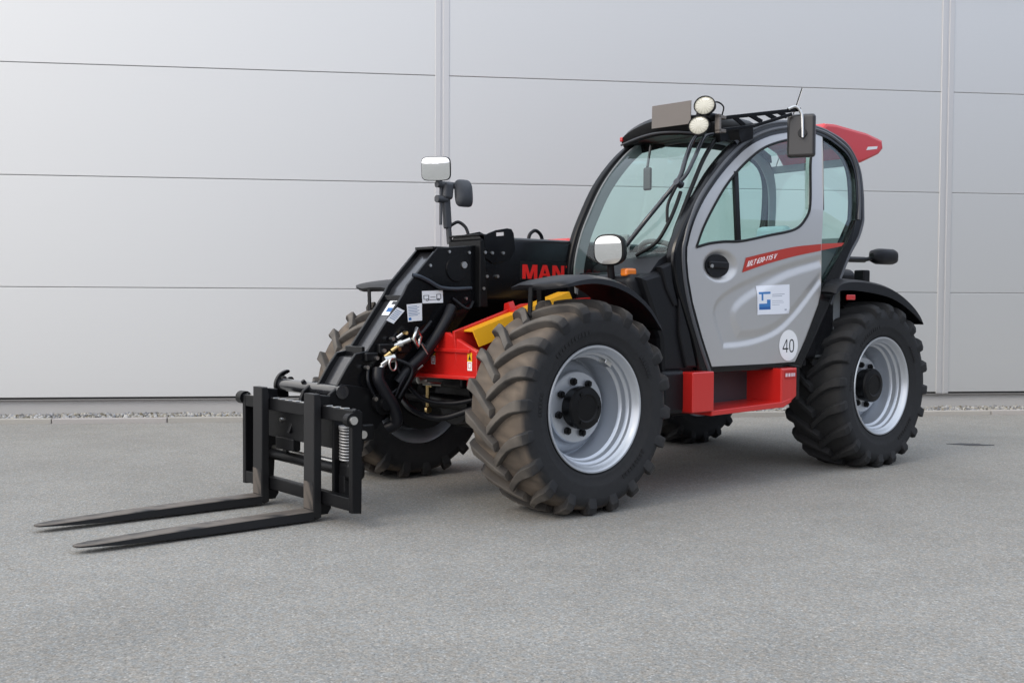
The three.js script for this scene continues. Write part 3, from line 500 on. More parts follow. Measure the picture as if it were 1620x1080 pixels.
// mirror on its braced arm
{
  const mi = group('door_mirror', T); mi.userData.label = 'large black wing mirror on a braced arm';
  const a0 = [1.12, 2.185, 0.86], a1 = [1.62, 2.268, 1.06], b0 = [1.12, 2.115, 0.87], b1 = [1.56, 2.235, 1.04];
  mesh('mirror_arm', [bar(a0, a1, 0.020, 0.022), bar(b0, [1.32, 2.150, 0.945], 0.018, 0.020), bar([1.32, 2.150, 0.945], b1, 0.018, 0.020), ...[[1.2, 1.26], [1.3, 1.37], [1.4, 1.46], [1.48, 1.53]].map(([p, q]) => { const A = (x) => [x, lerp(2.185, 2.268, (x - 1.12) / 0.5), lerp(0.86, 1.06, (x - 1.12) / 0.5)], B = (x) => [x, lerp(2.115, 2.225, (x - 1.12) / 0.44), lerp(0.87, 1.04, (x - 1.12) / 0.44)]; return bar(A(p), B(q), 0.014, 0.024, 0.002); })], M.black, mi);
  mesh('arm_bracket', [box(1.06, 1.08, 2.09, 2.20, 0.865, 0.90, 0.004), box(1.06, 1.125, 2.175, 2.195, 0.865, 0.90, 0.004), box(1.06, 1.125, 2.095, 2.115, 0.865, 0.90, 0.004)], M.plate, mi);
  mesh('mirror_stalk', tube([[1.53, 2.262, 1.035], [1.575, 2.278, 1.06], [1.600, 2.24, 1.080], [1.603, 2.15, 1.088], [1.603, 2.095, 1.090]], 0.009, 30, 10), M.zinc, mi);
  mesh('stalk_clamp', [cyl([1.640, 2.125, 1.065], [1.606, 2.125, 1.085], 0.030, 0.026)], M.black, mi);
  const h = group('mirror_housing', mi); h.position.set(1.640, 2.112, 1.055); h.rotation.y = -1.05;
  mesh('mirror_shell', new RoundedBoxGeometry(0.168, 0.262, 0.05, 4, 0.022), M.mirrorShell, h);
}
// roof cap at the rear
mesh('rear_roof_cap', prism([[2.25, 2.235], [2.323, 2.300], [2.44, 2.308], [2.813, 2.288], [3.01, 2.256], [3.022, 2.195], [2.965, 2.150], [2.768, 2.079], [2.60, 2.04], [2.48, 2.16]], 0.24, 0.765, 0.022), M.redRoof, T);
mesh('rear_badge', prism([[2.80, 2.165], [2.93, 2.185], [2.94, 2.205], [2.82, 2.19]], 0.764, 0.7665, 0), M.paper, T);

// fittings inside the cab
{
  const seat = group('seat', T); seat.position.set(1.78, 0.80, 0.50);
  mesh('seat_cushion', box(-0.25, 0.22, 0.0, 0.14, -0.24, 0.24, 0.05), M.seat, seat);
  mesh('backrest', loftRings([0, 0.12, 0.3, 0.48, 0.56].map((h, k) => { const w = [0.22, 0.24, 0.23, 0.19, 0.14][k], x = 0.16 + h * 0.22; return [[x - 0.06, 0.12 + h, -w], [x - 0.075, 0.12 + h, 0], [x - 0.06, 0.12 + h, w], [x + 0.05, 0.12 + h, w * 0.9], [x + 0.06, 0.12 + h, 0], [x + 0.05, 0.12 + h, -w * 0.9]]; }), true, 1.2), M.cover, seat);
  mesh('headrest', box(0.30, 0.39, 0.70, 0.82, -0.13, 0.13, 0.04), M.cover, seat);
  mesh('seat_base', box(-0.16, 0.16, -0.2, 0.0, -0.18, 0.18, 0.03), M.plastic, seat);
  mesh('armrest', box(-0.22, 0.16, 0.24, 0.31, -0.34, -0.25, 0.03), M.plasticGrey, seat);
  const st = group('steering_wheel', T); st.position.set(1.08, 1.36, 0.50); st.rotation.z = -0.62 + 1.57;
  const rimg = new THREE.TorusGeometry(0.19, 0.016, 10, 48); rimg.rotateY(Math.PI / 2);
  mesh('wheel_rim', rimg, M.seat, st); mesh('wheel_spokes', [bar([0, 0, -0.18], [0, 0, 0.18], 0.03, 0.02), bar([0, 0, 0], [0, -0.18, 0], 0.03, 0.02), cyl([-0.02, 0, 0], [0.03, 0, 0], 0.05)], M.seat, st);
  mesh('steering_column', cyl([0.86, 1.05, 0.5], [1.06, 1.34, 0.5], 0.05, 0.035), M.plastic, T);
  mesh('dashboard', [box(0.72, 0.92, 1.08, 1.34, 0.17, 0.80, 0.05), box(0.78, 1.0, 1.28, 1.40, 0.34, 0.66, 0.04)], M.plastic, T);
  mesh('side_console', [box(1.1, 1.9, 0.9, 1.2, 0.17, 0.26, 0.03), cyl([1.2, 1.18, 0.22], [1.17, 1.36, 0.22], 0.018, 0.026)], M.plasticGrey, T);
  mesh('display_screen', box(0.90, 0.93, 1.40, 1.52, 0.19, 0.32, 0.012), M.trimGrey, T);
  mesh('interior_mirror', [box(0.985, 1.01, 1.79, 1.93, 0.365, 0.425, 0.025), cyl([1.0, 1.93, 0.39], [1.06, 2.07, 0.36], 0.008)], M.mirrorShell, T);
}
// headlamp, indicator, cowl at the foot of the windscreen
{
  const c = mesh('front_cowl', [loftRings([[0.50, 1.22], [0.62, 1.34], [0.70, 1.38]].map(([x, y]) => [[x, y - 0.2, 0.48], [x, y, 0.50], [x, y + 0.006, 0.66], [x, y, 0.84], [x, y - 0.2, 0.86]]), true, 0.5), box(0.40, 0.76, 1.10, 1.26, 0.50, 0.84, 0.05)], M.plastic, T);
  void c;
  const hl = group('front_mirror', T); hl.position.set(0.355, 1.392, 0.715); hl.rotation.set(0, 0.36, 0.08, 'YXZ'); hl.userData.label = 'rounded square mirror above the front fender';
  const sq = (k, x) => { const q = []; for (let i = 0; i < 40; i++) { const t = i / 40 * 2 * Math.PI, c = Math.cos(t), n = Math.sin(t); q.push([x, 0.088 * k * Math.sign(n) * Math.pow(Math.abs(n), 0.68), 0.094 * k * Math.sign(c) * Math.pow(Math.abs(c), 0.68)]); } return q; };
  mesh('mirror_shell', loftRings([sq(0.35, 0.105), sq(0.72, 0.085), sq(0.92, 0.045), sq(1.0, 0.0), sq(0.985, -0.010), sq(0.94, -0.012)]), M.plastic, hl);
  mesh('mirror_face', sheet((u, v) => { const t = u * 2 * Math.PI, c = Math.cos(t), n = Math.sin(t), k = 0.88 * v, yy = 0.088 * k * Math.sign(n) * Math.pow(Math.abs(n), 0.68), zz = 0.094 * k * Math.sign(c) * Math.pow(Math.abs(c), 0.68); return [-0.0235 + (yy * yy + zz * zz) / 1.5, yy, zz]; }, 56, 12), M.mirror, hl);
  mesh('mirror_stalk', [cyl([0.41, 1.21, 0.68], [0.385, 1.34, 0.69], 0.022, 0.018)], M.plastic, T);
  const ind = group('indicator', T);
  mesh('amber_lens', box(0.415, 0.50, 1.245, 1.292, 0.735, 0.79, 0.014), M.amber, ind); mesh('side_lens', box(0.47, 0.505, 1.218, 1.244, 0.755, 0.80, 0.01), M.yellowLens, ind); mesh('lens_base', box(0.425, 0.505, 1.19, 1.25, 0.72, 0.775, 0.01), M.plastic, ind);
}

/* boom */
{
  const boom = group('boom', T);
  const sec = (x) => { const r = 0.03, z = 0.14, y0 = 1.10, y1 = 1.478, q = []; for (const [cz, cy, a0] of [[z - r, y1 - r, 0], [-z + r, y1 - r, 1], [-z + r, y0 + r, 2], [z - r, y0 + r, 3]]) for (let k = 0; k <= 5; k++) { const a = (a0 + k / 5) * Math.PI / 2; q.push([x, cy + r * Math.sin(a), cz + r * Math.cos(a)]); } return q; };
  mesh('boom_tube', loftRings([sec(-0.10), sec(3.15)]), M.black, boom);
  mesh('boom_collar', [prism([[-0.115, 1.07], [-0.055, 1.07], [-0.085, 1.45], [-0.10, 1.46], [-0.115, 1.45]], -0.152, 0.152, 0.006), box(-0.12, 0.0, 1.476, 1.487, -0.145, 0.145, 0.004)], M.blackSatin, boom);
  const slot = (x0, x1, y) => [[x0, y], [x1, y + 0.006], [x1, y + 0.026], [x0, y + 0.02]];
  const br = [[-0.075, 1.35], [-0.085, 1.478], [-0.05, 1.494], [0.0, 1.512], [0.085, 1.527], [0.118, 1.524], [0.135, 1.50], [0.148, 1.40], [0.10, 1.34], [-0.02, 1.32]];
  mesh('boom_bracket', prism(br, 0.1425, 0.1485, 0.0015, 'z', [slot(0.005, 0.062, 1.478)]), M.black, boom);
  mesh('boom_bracket', prism([[-0.085, 1.47], [0.0, 1.50], [0.11, 1.522], [0.14, 1.512], [0.15, 1.46], [-0.08, 1.455]], -0.1485, -0.1425, 0.0015, 'z', [slot(0.0, 0.06, 1.478)]), M.black, boom);
  for (const [x, y] of [[-0.080, 1.382], [-0.028, 1.381], [0.052, 1.383], [-0.066, 1.246], [0.012, 1.248], [-0.09, 1.177]]) mesh('boom_bolt', [cyl([x, y, 0.14], [x, y, 0.1575], 0.010, 0.009, 12)], M.zinc, boom);
  mesh('hose_loop', tube([[0.375, 1.47, 0], [0.385, 1.51, 0], [0.43, 1.537, 0], [0.475, 1.51, 0], [0.49, 1.47, 0]], 0.011, 30, 8), M.hose, boom);
  const nameTex = canvasTex(1024, 160, (c, w, h) => { c.fillStyle = '#0b0c0d'; c.fillRect(0, 0, w, h); c.fillStyle = '#d8231f'; c.font = 'bold 170px sans-serif'; c.textBaseline = 'middle'; c.textAlign = 'left'; c.save(); c.scale(1.12, 1); for (let k = 0; k < 3; k++) c.fillText('MANITOU', 8 + k * 4, h / 2 + 12); c.restore(); });
  mesh('boom_lettering', sheet((u, v) => [lerp(0.186, 1.00, u), lerp(1.232, 1.342, v), 0.1418], 1, 1), std([1, 1, 1], 0.35, 0, { map: nameTex }), boom);
}
/* boom head */
{
  const head = group('boom_head', T);
  const front = [[-0.381, 1.398], [-0.579, 1.192], [-0.608, 1.140], [-0.833, 0.838], [-0.907, 0.825], [-0.957, 0.761], [-1.021, 0.660]];
  const plate = [[-0.09, 1.425], ...front, [-1.035, 0.60], [-0.99, 0.50], [-0.92, 0.455], [-0.76, 0.45], [-0.66, 0.50], [-0.52, 0.70], [-0.38, 0.83], [-0.24, 0.95], [-0.145, 1.06], [-0.09, 1.12]];
  mesh('head_plate', prism(plate, 0.085, 0.105, 0.004), M.black, head);
  mesh('head_plate', prism(plate, -0.105, -0.085, 0.004), M.black, head);
  const off = front.map(([x, y], i) => { const a = front[Math.max(0, i - 1)], b = front[Math.min(front.length - 1, i + 1)], dx = b[0] - a[0], dy = b[1] - a[1], L = Math.hypot(dx, dy); return [x - dy / L * 0.03 * 1, y + dx / L * 0.03]; }).map((q, i) => [front[i][0] + Math.abs(q[0] - front[i][0]), front[i][1] - Math.abs(q[1] - front[i][1]) * 0.9]);
  const inner = off.map(([x, y]) => [x + 0.012, y - 0.01]);
  mesh('head_web', prism([...off, ...inner.slice().reverse()], -0.086, 0.086, 0), M.blackGloss, head);
  mesh('head_top', [box(-0.40, -0.08, 1.392, 1.408, -0.086, 0.086, 0.003), bar([-0.385, 1.402, -0.09], [-0.385, 1.402, 0.09], 0.012, 0.012)], M.black, head);
  mesh('head_rib', [bar([-0.848, 0.835, -0.085], [-0.848, 0.835, 0.085], 0.02, 0.05), bar([-0.60, 1.12, -0.085], [-0.60, 1.12, 0.085], 0.014, 0.03)], M.black, head);
  mesh('pivot_boss', [cyl([-0.762, 0.556, -0.16], [-0.762, 0.556, 0.155], 0.058), cyl([-0.762, 0.556, -0.19], [-0.762, 0.556, 0.185], 0.034)], M.blackSatin, head);
  mesh('pivot_bolt', hexNut(-0.815, 0.585, 0.14, 0.012, 0.02), M.zinc, head);
  mesh('pin_cap', [cyl([-0.203, 1.308, 0.10], [-0.203, 1.308, 0.122], 0.021, 0.019, 20)], M.zinc, head);
  mesh('pin_boss', [cyl([-0.25, 1.285, 0.10], [-0.25, 1.285, 0.114], 0.075, 0.07, 32)], M.black, head);
  mesh('grease_pipe', tube([[-0.55, 1.245, 0.108], [-0.52, 1.24, 0.118], [-0.45, 1.215, 0.118], [-0.37, 1.18, 0.118], [-0.28, 1.172, 0.118], [-0.15, 1.178, 0.114]], 0.011, 40, 8), M.hoseBlue, head);
  mesh('tilt_cylinder', [cyl([-0.22, 1.03, 0.0], [-0.56, 0.74, 0.0], 0.052), cyl([-0.56, 0.74, 0.0], [-0.72, 0.60, 0.0], 0.028)], M.blackSatin, head);
  mesh('hydraulic_hose', tube([[-0.30, 1.07, 0.13], [-0.345, 1.01, 0.15], [-0.42, 0.91, 0.155], [-0.52, 0.80, 0.15], [-0.60, 0.73, 0.14], [-0.66, 0.66, 0.13]], 0.032, 40, 10), M.hose, head);
  mesh('hydraulic_hose', tube([[-0.79, 0.745, 0.14], [-0.80, 0.69, 0.155], [-0.765, 0.62, 0.165], [-0.71, 0.53, 0.17], [-0.69, 0.45, 0.16], [-0.72, 0.42, 0.12]], 0.033, 40, 10), M.hose, head);
  mesh('hydraulic_hose', tube([[-0.60, 0.94, 0.11], [-0.68, 0.80, 0.13], [-0.64, 0.66, 0.14], [-0.72, 0.60, 0.14]], 0.008, 30, 6), M.hose, head);
  mesh('hydraulic_hose', tube([[-0.80, 0.70, 0.12], [-0.70, 0.58, 0.14], [-0.66, 0.66, 0.16], [-0.56, 0.80, 0.15]], 0.007, 30, 6), M.hose, head);
  for (const [a, b, c, r] of [[[-0.56, 0.90, 0.12], [-0.50, 0.84, 0.17], [-0.58, 0.68, 0.12], 0.009], [[-0.70, 0.80, 0.13], [-0.60, 0.74, 0.18], [-0.66, 0.58, 0.14], 0.010], [[-0.84, 0.76, 0.12], [-0.86, 0.68, 0.15], [-0.80, 0.58, 0.14], 0.009], [[-0.62, 0.88, 0.12], [-0.54, 0.92, 0.16], [-0.44, 0.99, 0.13], 0.010], [[-0.28, 1.12, 0.11], [-0.20, 1.06, 0.15], [-0.14, 1.10, 0.12], 0.009]]) mesh('hydraulic_hose', tube([a, b, c], r, 24, 8), M.hose, head);
  for (const [x, y, z, q] of [[-0.59, 0.885, 0.13, 0], [-0.645, 0.915, 0.12, 0], [-0.735, 0.815, 0.14, 1], [-0.77, 0.775, 0.16, 0], [-0.69, 0.845, 0.135, 1], [-0.505, 0.74, 0.11, 0], [-0.60, 0.70, 0.12, 0]]) mesh('hose_fitting', cyl([x - 0.014, y - 0.01, z], [x + 0.014, y + 0.012, z + 0.012], q ? 0.013 : 0.009, q ? 0.012 : 0.009, 10), q ? M.brass : M.zinc, head);
  for (const [x, y] of [[-0.43, 1.30], [-0.30, 1.38], [-0.16, 1.38], [-0.18, 1.12], [-0.90, 0.60], [-0.94, 0.52]]) mesh('plate_bolt', hexNut(x, y, 0.104, 0.009, 0.008), M.zinc, head);
  // quick couplers with their dust caps
  const ring = (x, y, z, r, t, a, b) => { const g = new THREE.TorusGeometry(r, t, 6, r > 0.035 ? 4 : 24); g.scale(1, 1.15, 1); g.rotateZ(a); g.rotateY(b); return move(g, x, y, z); };
  mesh('quick_coupler', [cyl([-0.68, 0.86, 0.125], [-0.60, 0.895, 0.16], 0.014), cyl([-0.66, 0.868, 0.133], [-0.64, 0.876, 0.142], 0.021), ring(-0.565, 0.905, 0.175, 0.042, 0.012, 0.1, 0.5), cyl([-0.54, 0.87, 0.18], [-0.50, 0.815, 0.18], 0.004)], M.zinc, head);
  mesh('quick_coupler', [cyl([-0.79, 0.74, 0.15], [-0.735, 0.79, 0.15], 0.014), cyl([-0.76, 0.785, 0.15], [-0.70, 0.80, 0.155], 0.024, 0.022), ring(-0.72, 0.765, 0.172, 0.030, 0.006, 0.8, 0.4)], M.zinc, head);
  mesh('coupler_block', [box(-0.78, -0.58, 0.82, 0.875, 0.10, 0.135, 0.01), box(-0.86, -0.78, 0.78, 0.83, 0.10, 0.13, 0.01)], M.blackSatin, head);
  for (const [x, y] of [[-0.70, 0.90], [-0.66, 0.845], [-0.615, 0.93], [-0.80, 0.80], [-0.755, 0.838], [-0.86, 0.752]]) mesh('coupler_fitting', [hexNut(x, y, 0.12, 0.011, 0.03)], x < -0.67 ? M.zinc : M.brass, head);
  const note = (f) => canvasTex(256, 192, (c, w, h) => { c.fillStyle = '#eef1f4'; c.fillRect(0, 0, w, h); f(c, w, h); });
  const t1 = note((c, w, h) => { c.strokeStyle = '#3c4046'; c.lineWidth = 9; c.strokeRect(20, 70, 60, 60); c.strokeRect(180, 60, 50, 70); c.beginPath(); c.moveTo(100, 100); c.lineTo(165, 100); c.stroke(); c.beginPath(); c.arc(60, 140, 14, 0, 7); c.arc(200, 140, 14, 0, 7); c.stroke(); });
  const t2 = note((c, w, h) => { c.fillStyle = '#6c88a8'; for (let k = 0; k < 7; k++) c.fillRect(20, 22 + k * 17, 150 + (k * 37) % 70, 7); c.fillStyle = '#1d6fb8'; c.fillRect(18, 148, 46, 30); });
  const t3 = note((c, w, h) => { c.fillStyle = '#2a62a0'; c.fillRect(50, 110, 130, 46); c.fillStyle = '#30343a'; c.fillRect(70, 40, 90, 34); c.fillStyle = '#70767e'; for (let k = 0; k < 3; k++) c.fillRect(190, 60 + k * 30, 50, 8); });
  const t4 = note((c, w, h) => { c.fillStyle = '#7f99b8'; for (let k = 0; k < 6; k++) c.fillRect(30, 30 + k * 22, 190, 9); });
  const onPlate = () => 0.1058;
  decal('warning_sticker', [-0.486, 1.158], [-0.345, 1.164], [-0.482, 1.090], [-0.342, 1.095], t1, head, onPlate, 0.0008, null, 2);
  decal('info_sticker', [-0.587, 1.084], [-0.486, 1.092], [-0.578, 0.990], [-0.484, 0.997], t2, head, onPlate, 0.0008, null, 2);
  // two stickers on the sloping web
  const s0 = off[2], s1 = off[3], web = (t, z) => [lerp(s0[0], s1[0], t) - 0.002, lerp(s0[1], s1[1], t) + 0.002, z];
  mesh('info_sticker', sheet((u, v) => web(lerp(0.33, 0.02, v), lerp(-0.03, 0.082, u)), 2, 2), std([1, 1, 1], 0.5, 0, { map: t3 }), head);
  decal('info_sticker', [-0.648, 1.07], [-0.60, 1.05], [-0.72, 1.00], [-0.672, 0.98], t4, head, onPlate, 0.0008, null, 2);
}
/* mirrors on a post above the boom head */
{
  const mp = group('boom_mirror', T); mp.userData.label = 'pair of small mirrors on a post above the boom';
  mesh('mirror_post', [cyl([-0.10, 1.44, -0.16], [-0.115, 1.60, -0.16], 0.017, 0.017, 16), bar([-0.115, 1.53, -0.16], [-0.13, 1.72, -0.16], 0.035, 0.05, 0.012), bar([-0.13, 1.70, -0.15], [-0.12, 1.80, -0.15], 0.05, 0.07, 0.02), cyl([-0.17, 1.55, -0.155], [-0.165, 1.86, -0.16], 0.009), cyl([-0.20, 1.70, -0.155], [-0.13, 1.70, -0.155], 0.022), cyl([-0.20, 1.785, -0.155], [-0.06, 1.785, -0.155], 0.02)], M.plasticGrey, mp);
  mesh('mirror_cable', tube([[-0.10, 1.55, -0.15], [-0.06, 1.57, -0.13], [-0.03, 1.54, -0.10], [-0.02, 1.49, -0.08]], 0.010, 30, 8), M.hose, mp);
  const a = group('small_mirror', mp); a.position.set(-0.212, 1.872, -0.142); a.rotation.set(0, 0.70, 0.10, 'YXZ'); a.scale.set(1, 0.97, 0.86);
  mesh('mirror_shell', loftRings([[-0.03, 0.4], [-0.012, 0.94], [0.004, 1], [0.010, 0.97]].map(([z, k]) => { const q = []; for (let i = 0; i < 32; i++) { const t = i / 32 * 2 * Math.PI, c = Math.cos(t), s = Math.sin(t); q.push([-z, 0.072 * k * Math.sign(s) * Math.pow(Math.abs(s), 0.4), 0.104 * k * Math.sign(c) * Math.pow(Math.abs(c), 0.4)]); } return q; })), M.plastic, a);
  mesh('mirror_face', sheet((u, v) => { const t = u * 2 * Math.PI, c = Math.cos(t), s = Math.sin(t), k = 0.94 * v, yy = 0.072 * k * Math.sign(s) * Math.pow(Math.abs(s), 0.4), zz = 0.104 * k * Math.sign(c) * Math.pow(Math.abs(c), 0.4); return [-0.020 + (yy * yy + zz * zz) / 1.9, yy, zz]; }, 48, 10), M.mirror, a);
  const b = group('small_mirror', mp); b.position.set(-0.03, 1.74, -0.115); b.rotation.set(0, -1.62, 0.12);
  mesh('mirror_shell', loftRings([[-0.032, 0.35], [-0.02, 0.8], [0.0, 1], [0.010, 0.98]].map(([z, k]) => { const q = []; for (let i = 0; i < 32; i++) { const t = i / 32 * 2 * Math.PI, c = Math.cos(t), s = Math.sin(t); q.push([-z, 0.082 * k * Math.sign(s) * Math.pow(Math.abs(s), 0.5), 0.062 * k * Math.sign(c) * Math.pow(Math.abs(c), 0.5)]); } return q; })), M.plasticGrey, b);
}
/* chassis */
{
  const ch = group('chassis', T);
  for (const z of [0.27, -0.29]) mesh('side_plate', prism([[-0.40, 0.94], [0.08, 1.09], [0.6, 1.13], [3.1, 1.2], [3.25, 0.75], [2.8, 0.58], [0.7, 0.52], [-0.2, 0.62], [-0.38, 0.70]], z, z + 0.02, 0.004), z > 0 ? M.red : M.blackSatin, ch);
  mesh('nose_plate', prism([[-0.44, 0.83], [-0.20, 0.932], [0.20, 0.932], [0.470, 0.835], [0.470, 0.705], [0.44, 0.685], [-0.12, 0.668], [-0.44, 0.69]], -0.385, -0.355, 0.006, 'x'), M.red, ch);
  mesh('nose_flange', [prism([[-0.62, -0.20], [-0.50, -0.30], [-0.33, -0.34], [-0.33, 0.46], [-0.39, 0.46], [-0.47, 0.05]], 0.682, 0.702, 0.004, 'y'), box(-0.40, -0.33, 0.825, 0.845, -0.3, 0.42, 0.004), prism([[-0.70, 0.685], [-0.55, 0.70], [-0.40, 0.86], [-0.37, 0.86], [-0.37, 0.68]], -0.14, -0.12, 0.004)], M.red, ch);
  mesh('nose_tab', cyl([-0.36, 0.655, 0.385], [-0.33, 0.655, 0.385], 0.035, 0.035, 20), M.red, ch);
  mesh('nose_casting', [box(-0.33, 0.3, 0.62, 0.9, -0.26, 0.26, 0.02)], M.blackSatin, ch);
  const st = canvasTex(64, 160, (c, w, h) => { c.fillStyle = '#e9b21a'; c.fillRect(0, 0, w, h * 0.5); c.fillStyle = '#f2f2f0'; c.fillRect(0, h * 0.5, w, h * 0.5); c.fillStyle = '#1c1c1c'; c.beginPath(); c.moveTo(w / 2, 14); c.lineTo(w - 12, 66); c.lineTo(12, 66); c.fill(); c.strokeStyle = '#b02020'; c.lineWidth = 5; c.strokeRect(14, 92, 36, 48); });
  for (const [z, y] of [[0.075, 0.80], [0.41, 0.78]]) mesh('warning_label', sheet((u, v) => [-0.3868, y + lerp(-0.048, 0.048, v), z + lerp(-0.020, 0.020, u)], 1, 1), std([1, 1, 1], 0.5, 0, { map: st }), ch);
  mesh('side_rail', [box(0.5, 2.3, 0.44, 0.62, 0.30, 0.42, 0.02), box(0.5, 2.3, 0.44, 0.62, -0.44, -0.32, 0.02)], M.red, ch);
  mesh('belly_plate', box(0.35, 2.6, 0.46, 0.50, -0.4, 0.62, 0.01), M.blackSatin, ch);
  mesh('gearbox', [box(0.9, 1.7, 0.36, 0.6, -0.25, 0.28, 0.06), cyl([0.1, 0.52, 0.02], [2.6, 0.52, 0.02], 0.045)], M.blackSatin, ch);
  for (const x of [0, 2.69]) {
    const ax = mesh('axle', [cyl([x, HUB, -0.62], [x, HUB, 0.62], 0.085, 0.085, 24), cyl([x - 0.20, HUB, 0.02], [x + 0.2, HUB, 0.02], 0.15, 0.15, 28), cyl([x, HUB, -0.18], [x, HUB, 0.2], 0.19, 0.19, 32), box(x - 0.12, x + 0.12, HUB + 0.02, HUB + 0.16, -0.45, 0.45, 0.03), cyl([x, HUB, 0.52], [x, HUB, 0.74], 0.17, 0.19, 32), cyl([x, HUB, -0.74], [x, HUB, -0.52], 0.19, 0.17, 32), cyl([x, HUB, 0.56], [x, HUB, 0.70], 0.245, 0.245, 40), cyl([x, HUB, -0.70], [x, HUB, -0.56], 0.245, 0.245, 40)], M.blackSatin, ch);
    mesh('steering_rod', [cyl([x - 0.22, HUB - 0.02, -0.5], [x - 0.22, HUB - 0.02, 0.5], 0.022), cyl([x - 0.22, HUB - 0.02, -0.22], [x - 0.22, HUB - 0.02, 0.22], 0.042)], M.blackSatin, ax);
  }
  mesh('brass_rod', [cyl([-0.31, 0.68, -0.083], [-0.31, 0.50, -0.083], 0.012), cyl([-0.31, 0.68, -0.055], [-0.31, 0.61, -0.055], 0.008), hexNut(-0.31, 0.48, -0.09, 0.02, 0.02)], M.brass, ch);
  for (const g of [cyl([-0.45, 0.66, 0.02], [-0.40, 0.67, 0.02], 0.02), cyl([-0.40, 0.64, 0.0], [-0.36, 0.64, 0.12], 0.01), cyl([-0.375, 0.73, 0.458], [-0.375, 0.80, 0.458], 0.010)]) mesh('hose_fitting', g, M.zinc, ch);
  mesh('front_hose', [tube([[-0.45, 0.60, -0.2], [-0.48, 0.50, 0.0], [-0.42, 0.46, 0.18], [-0.30, 0.52, 0.35]], 0.018, 30, 8), tube([[-0.5, 0.66, -0.05], [-0.44, 0.56, 0.05], [-0.34, 0.54, 0.2], [-0.2, 0.6, 0.4]], 0.014, 30, 8)], M.hose, ch);
  mesh('red_side_fittings', [box(0.5, 0.95, 0.40, 0.47, 0.42, 0.60, 0.01)], M.red, ch);
}
// folding safety prop lying along the chassis
{
  const pr = group('safety_prop', T); pr.userData.label = 'yellow channel shaped safety prop';
  const g = group('prop_channel', pr); g.position.set(-0.335, 0.945, 0); g.rotation.z = Math.atan2(0.215, 0.70);
  const L = 0.74;
  mesh('channel_section', [prism([[0.272, 0], [0.372, 0], [0.395, -0.092], [0.386, -0.093], [0.363, -0.009], [0.281, -0.009], [0.258, -0.093], [0.249, -0.092]], 0, L, 0.0015, 'x')], M.yellow, g);
  mesh('prop_clip', [prism([[0.235, 0.006], [0.382, 0.012], [0.412, -0.13], [0.398, -0.134], [0.372, 0.0], [0.24, -0.002]], 0.335, 0.375, 0.002, 'x'), prism([[0.23, -0.02], [0.262, 0.05], [0.30, 0.055], [0.31, 0.01], [0.24, -0.02]], 0.335, 0.375, 0.002, 'x')], M.red, g);
  mesh('prop_pin', cyl([0.20, -0.075, 0.385], [0.20, -0.055, 0.42], 0.009), M.zinc, g);
}
/* fenders */
function fender(path, lip, z0, z1, parent, name, taper) {
  const rings = path.map(([x, y], i) => { const t = i / (path.length - 1), za = z0, zb = z1 - taper(t), l = lip(t); const a = path[Math.max(0, i - 1)], b = path[Math.min(path.length - 1, i + 1)]; let nx = -(b[1] - a[1]), ny = b[0] - a[0]; const n = Math.hypot(nx, ny); nx /= n; ny /= n; const P = (k, z) => [x + nx * k, y + ny * k, z];
    return [P(-0.010, za), P(0.004, za), P(0.018, lerp(za, zb, 0.35)), P(0.018, lerp(za, zb, 0.75)), P(0.010, zb - 0.03), P(-0.006, zb), P(-l, zb + 0.004), P(-l, zb - 0.006), P(-0.012, zb - 0.012), P(0.0, zb - 0.035), P(0.006, lerp(za, zb, 0.6))]; });
  return mesh(name, loftRings(rings, true, 0.5), M.plastic, parent);
}
for (const s of [1, -1]) {
  const f = group('front_fender', T); f.scale.z = 1; 
  const zz = s > 0 ? [0.62, 1.0] : [-0.52, -0.98];
  fender(sp2([[-0.275, 1.172], [-0.22, 1.195], [-0.12, 1.218], [0.0, 1.227], [0.14, 1.207], [0.27, 1.158], [0.38, 1.085], [0.46, 0.995], [0.485, 0.955]], 40), (t) => 0.012 + 0.022 * Math.sin(Math.PI * t), zz[0], zz[1], f, 'fender_shell', (t) => (s > 0 ? 0.16 : -0.16) * Math.pow(1 - Math.min(1, t / 0.16), 2));
  mesh('fender_stay', [bar([-0.27, 1.19, s * 0.775], [-0.27, 1.02, s * 0.765], 0.03, 0.012), bar([-0.05, 1.2, s * 0.60], [0.0, 0.8, s * 0.55], 0.04, 0.03), bar([0.33, 1.08, s * 0.72], [0.25, 0.8, s * 0.56], 0.03, 0.02)], M.blackSatin, f);
  const r = group('rear_fender', T);
  fender(sp2([[2.10, 1.17], [2.14, 1.215], [2.23, 1.243], [2.48, 1.243], [2.78, 1.200], [3.02, 1.102], [3.15, 1.01], [3.185, 0.965]], 40), (t) => 0.012 + 0.055 * Math.sin(Math.PI * Math.min(1, t * 1.05)), s > 0 ? 0.50 : -0.5, s > 0 ? 1.0 : -0.98, r, 'fender_shell', () => 0);
  if (s > 0) mesh('side_reflector', box(2.24, 2.33, 1.125, 1.16, 0.985, 1.002, 0.006), M.redLens, r);
}
